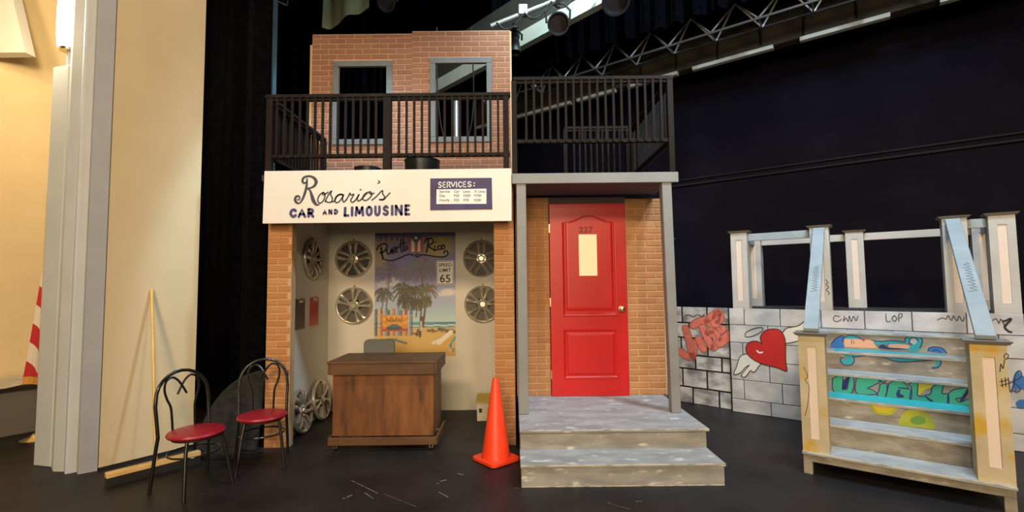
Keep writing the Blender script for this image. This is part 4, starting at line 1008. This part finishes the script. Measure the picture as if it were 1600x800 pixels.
def hrail(s0_, s1_):
    a = Vector((sx2(s0_), .06, 1.1)); b = Vector((sx2(s1_), sy2(6.058), 2.05))
    d = (b-a).normalized(); x = Vector((1, 0, 0)); z = x.cross(d).normalized()
    q = []
    for p in (a, b):
        for i, j in ((-.052, -.0), (.052, -.0), (.052, .035), (-.052, .035)): q.append(p+x*i+z*j)
    return G().hexa(q).ob('handrail', K['blue_rail'], STR, bevel=.003), a, d, z
for s_, e_ in ((-.382, -.40), (.615, .66)):
    hr_, a_, d_, z_ = hrail(s_, e_)
    fn = lambda u, v, h, a_=a_, d_=d_, z_=z_: tuple(a_+d_*v+Vector((1, 0, 0))*u+z_*.0365)
    g = G()
    for k in range(5): v0 = .55+k*.09; g.ribbon([(-.02, v0), (.022, v0+.02), (-.012, v0+.05), (.025, v0+.065), (.0, v0+.085)], .006, fn)
    g.ob('pen_scribble', K['frame_grey'], hr_)
def R(d, lift): return lambda u, v, h: (sx2(u), sy2(d)-.0008-lift-h, v)
def T(z, lift): return lambda u, v, h: (sx2(u), sy2(v), z+.0008+lift+h)
CX = lambda l, lo, hi: [(min(max(p[0], -.44), .672), min(max(p[1], lo), hi)) for p in l]
R1 = (.8345, .978); R2_ = (.6695, .812); R3 = (.5035, .647); R4 = (.3385, .481)
def paint(nm, m, l, fn, lim, outline=None, ow=.008, sm=True):
    l = closed_smooth(l) if sm else l
    l = CX(l, *lim); o_ = G().poly(l, fn).ob(nm, K[m], STR); return l
ol = G()
def edge(l, fn, lim, wd=.008): ol.ribbon(CX(l, *lim), wd, fn, len(l) > 2)
f = R(5.77, .0005); f2_ = R(5.77, .0012); f3_ = R(5.77, .002)
paint('painted_hair', 'blue', [(-0.332,0.829),(-0.318,0.883),(-0.279,0.935),(-0.235,0.958),(-0.217,0.939),(-0.230,0.896),(-0.219,0.843)], f, R1)
paint('painted_hair', 'teal', [(-0.217,0.942),(-0.172,0.967),(-0.115,0.956),(-0.076,0.942),(-0.071,0.931),(-0.134,0.930),(-0.203,0.923)], f, R1)
paint('painted_face', 'skin', [(-0.215,0.928),(-0.133,0.935),(-0.063,0.931),(-0.020,0.934),(0.013,0.925),(0.018,0.900),(0.045,0.858),(-0.091,0.852),(-0.216,0.854)], f2_, R1, sm=False)
paint('painted_face', 'skin', [(0.131,0.897),(0.195,0.907),(0.258,0.905),(0.283,0.891),(0.256,0.868),(0.140,0.862)], f2_, R1)
paint('painted_hair', 'teal', [(0.002,0.930),(0.067,0.923),(0.154,0.936),(0.248,0.929),(0.252,0.961),(0.277,0.997),(0.324,1.008),(0.364,0.986),(0.373,0.941),(0.353,0.880),(0.337,0.850),(0.255,0.853),(0.214,0.870),(0.278,0.888),(0.299,0.916),(0.258,0.916),(0.163,0.905),(0.088,0.894),(0.028,0.893)], f, R1)
paint('painted_curl', 'tread', [(0.285,0.942),(0.302,0.969),(0.330,0.968),(0.337,0.938),(0.317,0.911),(0.294,0.918)], f2_, R1)
paint('painted_hair', 'navy', [(0.054,0.859),(0.071,0.890),(0.093,0.892),(0.130,0.870),(0.214,0.868),(0.256,0.863),(0.161,0.856)], f3_, R1)
paint('painted_hair', 'blue', [(0.409,0.856),(0.418,0.882),(0.459,0.898),(0.507,0.889),(0.534,0.850),(0.476,0.845)], f, R1)
for l in ([(-0.217,0.942),(-0.172,0.967),(-0.115,0.959),(-0.067,0.931)], [(-0.324,0.875),(-0.279,0.935),(-0.223,0.959),(-0.230,0.896)], [(0.002,0.930),(0.067,0.923),(0.154,0.936),(0.248,0.929)],
          [(0.251,0.932),(0.252,0.961),(0.277,0.997),(0.324,1.008),(0.364,0.986),(0.373,0.941),(0.353,0.880)], [(0.297,0.911),(0.279,0.925),(0.291,0.961),(0.322,0.973),(0.341,0.945)],
          [(0.409,0.858),(0.419,0.885),(0.459,0.898),(0.507,0.889),(0.534,0.850)], [(0.437,0.858),(0.467,0.873),(0.495,0.854)]):
    edge(l, f3_, R1)
for l in ([(-0.154,0.926),(-0.159,0.883)], [(-0.139,0.915),(-0.140,0.890)]): edge(l, f3_, R1, .005)
G().poly([(-0.074,0.933),(-0.047,0.932),(-0.062,0.912)], f3_).ob('painted_lips', K['heart'], STR)
# tread below the face: pale blue wash with aqua
G().poly(CX([(-0.301,5.744),(-0.025,5.844),(0.345,5.914),(0.544,5.885),(0.504,5.671),(0.289,5.656),(-0.025,5.563),(-0.289,5.508)], 5.515, 5.755), T(.834, .0003)).ob('painted_wash', K['aqua'], STR)
f = R(5.5, .0005); f2_ = R(5.5, .0012)
paint('painted_hair', 'teal', [(-0.260,0.853),(-0.154,0.845),(-0.025,0.838),(0.059,0.838),(-0.026,0.818),(-0.118,0.795),(-0.144,0.775),(-0.136,0.749),(-0.160,0.720),(-0.210,0.712),(-0.239,0.736),(-0.242,0.767),(-0.223,0.782),(-0.214,0.749),(-0.201,0.784),(-0.233,0.822)], f, R2_)
paint('painted_hair', 'teal', [(0.059,0.838),(0.162,0.846),(0.320,0.852),(0.434,0.855),(0.469,0.827),(0.467,0.781),(0.438,0.747),(0.405,0.747),(0.434,0.771),(0.431,0.803),(0.375,0.803),(0.238,0.781),(0.149,0.781),(0.099,0.808)], f, R2_)
paint('painted_hair', 'navy', [(0.080,0.833),(0.241,0.844),(0.415,0.853),(0.423,0.835),(0.319,0.828),(0.200,0.808),(0.120,0.814)], f2_, R2_)
for l in ([(0.059,0.825),(0.109,0.800),(0.159,0.781),(0.238,0.781),(0.375,0.803),(0.422,0.814)], [(-0.145,0.802),(-0.136,0.756),(-0.162,0.719),(-0.209,0.712),(-0.241,0.739),(-0.240,0.774),(-0.217,0.781)], [(0.465,0.833),(0.469,0.786),(0.443,0.750),(0.408,0.744)], [(-0.134,0.793),(-0.047,0.814),(0.048,0.832)]):
    edge(l, f2_, R2_)
# third riser: sea green block letters on an aqua tread
f = R(5.23, .0005); f2_ = R(5.23, .0012); f3_ = R(5.23, .002)
paint('painted_patch', 'yellow', [(0.183,0.689),(0.403,0.696),(0.387,0.627),(0.336,0.597),(0.297,0.545),(0.246,0.634),(0.201,0.664)], f, R3, sm=False)
paint('painted_patch', 'yellow', [(0.469,0.692),(0.609,0.696),(0.607,0.662),(0.523,0.660),(0.481,0.672)], f, R3, sm=False)
paint('painted_patch', 'yellow', [(-0.298,0.693),(-0.144,0.690),(-0.198,0.659),(-0.284,0.643)], f, R3, sm=False)
paint('painted_patch', 'leaf', [(-0.298,0.716),(-0.143,0.715),(-0.144,0.700),(-0.298,0.695)], f2_, R3, sm=False)
paint('painted_patch', 'leaf', [(0.447,0.703),(0.609,0.703),(0.609,0.691),(0.447,0.692)], f2_, R3, sm=False)
LET = ([(-0.298,0.622),(-0.251,0.663),(-0.222,0.656),(-0.223,0.529),(-0.177,0.655),(-0.141,0.658),(-0.163,0.508),(-0.291,0.495)], [(-0.124,0.635),(-0.099,0.659),(0.051,0.646),(-0.006,0.592),(-0.047,0.563),(-0.013,0.554),(0.011,0.520),(-0.126,0.510)],
       [(0.035,0.656),(0.057,0.678),(0.084,0.661),(0.073,0.632),(0.043,0.629)], [(0.042,0.608),(0.089,0.618),(0.074,0.504),(0.020,0.509),(0.034,0.560)],
       [(0.104,0.623),(0.144,0.664),(0.191,0.651),(0.222,0.619),(0.226,0.595),(0.160,0.594),(0.244,0.586),(0.232,0.501),(0.127,0.499),(0.079,0.502),(0.091,0.567)], [(0.232,0.632),(0.256,0.656),(0.292,0.658),(0.288,0.544),(0.333,0.544),(0.376,0.497),(0.249,0.501),(0.240,0.550),(0.252,0.599)],
       [(0.382,0.626),(0.410,0.650),(0.449,0.648),(0.440,0.581),(0.476,0.580),(0.468,0.504),(0.380,0.498),(0.334,0.550),(0.366,0.566)], [(0.476,0.580),(0.512,0.619),(0.594,0.651),(0.606,0.639),(0.569,0.569),(0.522,0.551),(0.546,0.526),(0.602,0.562),(0.614,0.541),(0.600,0.508),(0.481,0.500)])
lims = (.5035, .648)
for l in LET: paint('painted_letter', 'green', l, f2_, lims, sm=False); edge(list(l)+[l[0]], f3_, lims, .007)
paint('painted_shadow', 'navy', [(-0.234,0.527),(-0.224,0.605),(-0.188,0.647),(-0.167,0.656),(-0.191,0.533)], f3_, lims, sm=False)
paint('painted_shadow', 'navy', [(0.146,0.538),(0.159,0.575),(0.178,0.583),(0.172,0.547),(0.199,0.532),(0.194,0.515),(0.154,0.510)], f3_, lims, sm=False)
paint('painted_shadow', 'navy', [(0.594,0.646),(0.606,0.630),(0.582,0.571),(0.559,0.534),(0.542,0.529),(0.557,0.567)], f3_, lims, sm=False)
G().poly([(sx2(-.44)+.115, 4.965), (.667, 4.965), (.667, 5.226), (-.44, 5.226)], T(.503, .0003)).ob('painted_wash', K['aqua'], STR)
f = R(4.96, .0005); f2_ = R(4.96, .001)
paint('painted_disc', 'lime', [(-0.040,0.520),(0.146,0.525),(0.139,0.462),(0.105,0.420),(0.049,0.407),(-0.006,0.417),(-0.033,0.460)], f, R4)
paint('painted_disc', 'yellow', [(-0.021,0.508),(0.127,0.511),(0.121,0.471),(0.087,0.436),(0.041,0.426),(-0.000,0.441)], f2_, R4)
paint('painted_disc', 'lime', [(0.151,0.339),(0.164,0.420),(0.206,0.472),(0.259,0.491),(0.319,0.468),(0.354,0.416),(0.359,0.349),(0.261,0.346)], f, R4)
paint('painted_disc', 'leaf', [(0.221,0.406),(0.266,0.436),(0.308,0.420),(0.306,0.387),(0.262,0.366),(0.223,0.375)], f2_, R4)
ol.ob('painted_outline', K['navy'], STR)
f = lambda u, v, h: (sx2(u), .0105-h, v)
g = G()
g.ribbon([(-0.439,0.822),(-0.416,0.754),(-0.434,0.722),(-0.410,0.675),(-0.425,0.534),(-0.446,0.442)], .004, f)
for a, b in (((-4,-5),(4,5)), ((4,-5),(-4,5)), ((0,-6),(0,6))): 
    pass
g.ob('pen_line', K['black'], STR)
g = G()
for l in ([(0.664,0.898),(0.671,0.949),(0.679,0.920),(0.689,0.977)], [(0.699,1.020),(0.688,1.000),(0.696,0.981),(0.709,1.005),(0.699,1.020)], [(0.669,0.852),(0.671,0.800)], [(0.686,0.861),(0.687,0.805)], [(0.660,0.832),(0.697,0.849)], [(0.662,0.809),(0.712,0.831)], [(0.700,0.862),(0.704,0.774)]):
    g.ribbon(l, .005, f)
g.ob('pen_scribble', K['black'], STR)

# ------------------------------------------------------------------ overhead: truss, beams, lamps
K['dull_alu'] = mat('dull_aluminium', (.22, .23, .22), .4, metal=.6)  # greyer metal than the diagonals, for the front chord
def truss(name, label, s0, s1, d, z, h=.4, w=.3, bay=.62, seed=0):
    c = (s0+s1)/2; L = s1-s0
    t = thing(name, label, 'truss', SD(c, d, z), ROT)
    for y, zz in ((-w/2, 0), (w/2, 0), (0, h)):
        G().tube([(-L/2, y, zz), (L/2, y, zz)], .018, 8).ob('chord', K['dull_alu' if y < 0 else 'black_steel'], t, smooth=True)
    n = int(L/bay)
    for k in range(n):
        x = -L/2+k*bay
        for y in (-w/2, w/2):
            G().tube([(x, y, 0), (x+bay*.5, 0, h)], .0135, 6).ob('diagonal', K['steel'], t)
            G().tube([(x+bay*.5, 0, h), (x+bay, y, 0)], .0135, 6).ob('diagonal', K['steel'], t)
        G().tube([(x, -w/2, 0), (x, w/2, 0)], .012, 6).ob('cross_tube', K['steel'], t)
    return t
truss('lattice_truss', 'bright aluminium lattice truss running up to the right below the ceiling', -6.0, 1.6, 7.2, 5.1)
bm = thing('ceiling_beam', 'long brown-grey ceiling beam with light patches painted as pale strips along its lower edge, behind the truss', 'beam', SD(-2, 8.15, 5.12), ROT)
G().box(-5, 5, -.1, .1, 0, .6).ob('beam_face', K['beam_dull'], bm)
for a, b in ((-5, -2.55), (-2.4, -1.6), (-1.35, -.45), (-.2, 1.0), (1.35, 2.4), (2.9, 3.6)): G().box(a, b, -.13, -.04, -.06, -.001).ob('painted_light_strip', K['beam_pale'], bm)  # pale segments paint the light on parts of the beam's lower edge
for x in (-2.3, -1.1, .2, 1.4):
    g = G(); g.tube(catmull([(x, -.105, .02), (x+.02, -.12, .3), (x+.1, -.13, .36), (x+.5, -.13, .4), (x+.62, -.12, .34), (x+.64, -.12, .05)], .01)[0], .018, 6); g.ob('dark_loop', K['wire'], bm)  # thin dark loops across the beam face
v1 = Vector((1.6, 5.97, 0)); v2 = Vector((-2.4, 10.23, 0)); vd = (v2-v1)
b2 = thing('ceiling_beam', 'pale lit ceiling beam slanting down to the right window opening behind the stage lamps', 'beam', ((v1.x+v2.x)/2, (v1.y+v2.y)/2, 5.33), math.atan2(vd.y, vd.x)+math.pi)
Lb = vd.length/2
G().box(-Lb, Lb, -.06, .06, 0, .24).ob('beam_face', K['beam_pale'], b2)
G().box(-Lb, Lb, -.02, .02, .241, .9).ob('beam_web', K['beam_dull'], b2)
bt = thing('lighting_pipe', 'pale lighting pipe with cables above the top right corner of the brick wall', 'pipe', (.235, 5.95, 4.82), 0)
G().tube([(-.48, .0, .03), (.9, .0, .58)], .03, 10).ob('pipe', K['steel'], bt, smooth=True)
G().tube([(-.48, .14, .1), (.9, .14, .68)], .02, 8).ob('brace_pipe', K['steel'], bt, smooth=True)
for x in (-.45, -.3, -.1): G().tube([(x, 0, .04+(x+.48)*.4), (x+.12, .14, .16+(x+.48)*.42)], .012, 6).ob('brace', K['steel'], bt)
for k in range(3):
    g = G(); x0 = -.4+k*.35; z0 = .02+(x0+.48)*.4
    g.tube(catmull([(x0, -.04, z0), (x0+.1, -.06, z0-.1), (x0+.22, -.05, z0-.05), (x0+.35, -.04, z0+.12)], .01)[0], .012, 6); g.ob('cable', K['wire'], bt)
G().box(-.12, .0, -.05, .05, .16, .3).ob('junction_box', K['steel'], bt, bevel=.01)
def stage_lamp(loc, aim, r, L, label):
    t = thing('stage_lamp', label, 'stage light', loc, 0, 'stage lights above the set')
    q = (Vector(aim)-Vector(loc)).to_track_quat('Z', 'Y').to_euler(); t.rotation_euler = q
    G().lathe([(.001, -L*.5), (r*.55, -L*.5), (r*.75, -L*.42), (r*.8, -L*.1), (r*.62, 0), (r*.7, .03), (r, L*.42), (r*1.04, L*.5), (r*.9, L*.5), (r*.7, L*.2), (.001, L*.2)], 22).ob('lamp_body', K['black_steel'], t, smooth=True)
    G().lathe([(.001, L*.32), (r*.86, L*.3), (r*.86, L*.28), (.001, L*.26)], 20).ob('lens', K['lens'], t, smooth=True)
    g = G(); g.tube([(-r*1.1, 0, 0), (-r*1.15, r*1.0, -.02), (-r*.5, r*1.6, -.04), (r*.5, r*1.6, -.04), (r*1.15, r*1.0, -.02), (r*1.1, 0, 0)], .014, 6); g.ob('yoke', K['black_steel'], t)
    G().box(-.03, .03, r*1.6, r*1.6+.12, -.07, -.01).ob('clamp', K['black_steel'], t)
    return t
stage_lamp((.625, 5.92, 4.87), (.5, 4.0, 3.6), .135, .34, 'large black stage lamp hanging under the pale beam above the right window')
stage_lamp((.074, 6.25, 4.82), (.06, 5.9, 2.5), .08, .4, 'slim black stage lamp hanging beside the top right corner of the brick wall')
stage_lamp((1.26, 5.5, 4.93), (1.2, 4.5, 4.0), .16, .34, 'black stage lamp at the top edge of the picture above the porch railing')
stage_lamp((-1.75, 6.6, 5.6), (-1.7, 4.5, 4.0), .12, .3, 'black stage lamp at the top edge of the picture right of the olive cloth')
truss('lattice_truss', 'short aluminium truss end showing at the top edge left of the olive cloth', -8.6, -6.4, 4.0, 6.5, bay=.55)
# olive cloth hung in a swag
g = G(); n1_, n2_ = 22, 10; vs = []
for j in range(n2_+1):
    for i in range(n1_+1):
        t = i/n1_; zb = 5.17+.13*t+.17*t**2.2-.02*math.sin(t*6); zt = 6.6
        z = zb+(zt-zb)*j/n2_
        vs.append((-2.66+.66*t+.02*j/n2_, 6.5+.06*math.sin(t*9+j*.12)+.015*math.sin(t*19), z))
g.add([(x+2.3, y-6.5, z-5.17) for x, y, z in vs], [(j*(n1_+1)+i, j*(n1_+1)+i+1, (j+1)*(n1_+1)+i+1, (j+1)*(n1_+1)+i) for j in range(n2_) for i in range(n1_)])
tag(g.ob('olive_cloth', K['olive'], None, (-2.3, 6.5, 5.17), smooth=True), 'olive green cloth hanging down above the left window of the brick wall', 'cloth')
# a cable and a boom pipe seen through the right window
bp_ = thing('boom_pipe', 'pale vertical boom pipe with hanging cable seen through the right window opening', 'pipe', (-.86, 7.3, 0), 0)
G().tube([(0, 0, 0), (0, 0, 4.45)], .045, 12).ob('pipe', K['steel'], bp_, smooth=True)
g = G(); g.tube(catmull([(-.3, .0, 5.6), (-.29, 0, 4.6), (-.2, 0, 3.85), (0, -.06, 3.7), (.2, 0, 3.85), (.28, 0, 4.5), (.25, 0, 5.6)], .01)[0], .012, 6); g.ob('cable', K['wire'], bp_)

# ------------------------------------------------------------------ left edge: lamp, soffit, flag, box
lt = thing('wall_sconce', 'glowing sconce lamp above the short outer jamb block, top left', 'lamp', (-3.99, 4.17, 3.5), 0)
G().tube([(0, 0, 0), (0, 0, .16)], .018, 8).ob('stem', K['grey_trim'], lt)
G().lathe([(.001, .15), (.07, .15), (.075, .17), (.03, .18), (.001, .18)], 20).ob('holder', K['brass'], lt, smooth=True)
G().lathe([(.001, .181), (.085, .181), (.095, .3), (.095, .8), (.085, .82), (.001, .82)], 24).ob('glass_shade', K['lampglass'], lt, smooth=True)
ld = bpy.data.lights.new('sconce_bulb', 'POINT'); ld.energy = 75; ld.color = (1, .78, .45); ld.shadow_soft_size = .12
lo = bpy.data.objects.new('sconce_bulb', ld); C.objects.link(lo); lo.location = (-4.35, 4.05, 3.95)
sf = thing('hanging_soffit', 'slanted white soffit block in the top left corner of the picture', 'soffit', (-5.72, 5.0, 4.3), 0)
G().poly([(-.5, -.28), (.57, -.28), (.13, 1.3), (-.5, 1.3)], lambda u, v, h: (u, -h, v), .11).ob('soffit_block', K['white'], sf)
fg = thing('striped_flag', 'red and white striped flag on a pole half hidden behind the grey jamb', 'flag', (-4.77, 4.83, 0), 0)
G().lathe([(.001, 0), (.12, 0), (.125, .015), (.06, .04), (.03, .07), (.001, .07)], 24).ob('pole_base', K['brass'], fg, smooth=True)
G().tube([(0, 0, .05), (0, 0, 2.5)], .014, 10).ob('pole', K['brass'], fg, smooth=True)
NS = 9
for k in range(NS):
    g = G(); n_ = 8; vs = []
    for j in range(2):
        for i in range(n_+1):
            t = i/n_; zz = 2.3-(k+j)*.19-t*.28
            wv = .02*math.sin(t*9)
            spread = -.02+.22*max(0, (2.3-zz)/1.75)
            vs.append((-spread*(1-t)*1.0+.15*t, .03+wv, max(zz, .62)))
    g.add(vs, [(i, i+1, n_+1+i+1, n_+1+i) for i in range(n_)]); g.ob('stripe', K['flag_red' if k % 2 == 0 else 'flag_white'], fg)
g = G(); vs = [(-.2+.35*i/8, .03+.02*math.sin(i*1.1), z) for z in (.545, .625) for i in range(9)]
g.add(vs, [(i, i+1, 10+i, 9+i) for i in range(8)]); g.ob('gold_fringe', K['gold'], fg)
bx = thing('low_box', 'low grey-brown box at the left edge beside the flag base', 'box', SD(-7.35, .9), ROT)
G().box(-.24, .22, -1.6, .6, 0, .44).ob('box_body', K['box_grey'], bx, bevel=.006)
g = G(); n_ = 16; vs = []
for j in range(7):
    for i in range(n_+1):
        x = -.2+.46*j/6; y = -1.5+2.05*i/n_
        vs.append((x, y, .47+.028*(1+math.sin(i*1.7+j)*math.sin(j*1.3+i*.6))+.05*rs.rand()))
g.add(vs, [(j*(n_+1)+i, j*(n_+1)+i+1, (j+1)*(n_+1)+i+1, (j+1)*(n_+1)+i) for j in range(6) for i in range(n_)])
tag(g.ob('plastic_sheet', K['plastic'], None, SD(-7.35, .9), (0, 0, ROT), smooth=True), 'crumpled clear plastic sheet lying over the low box at the left edge', 'sheet')
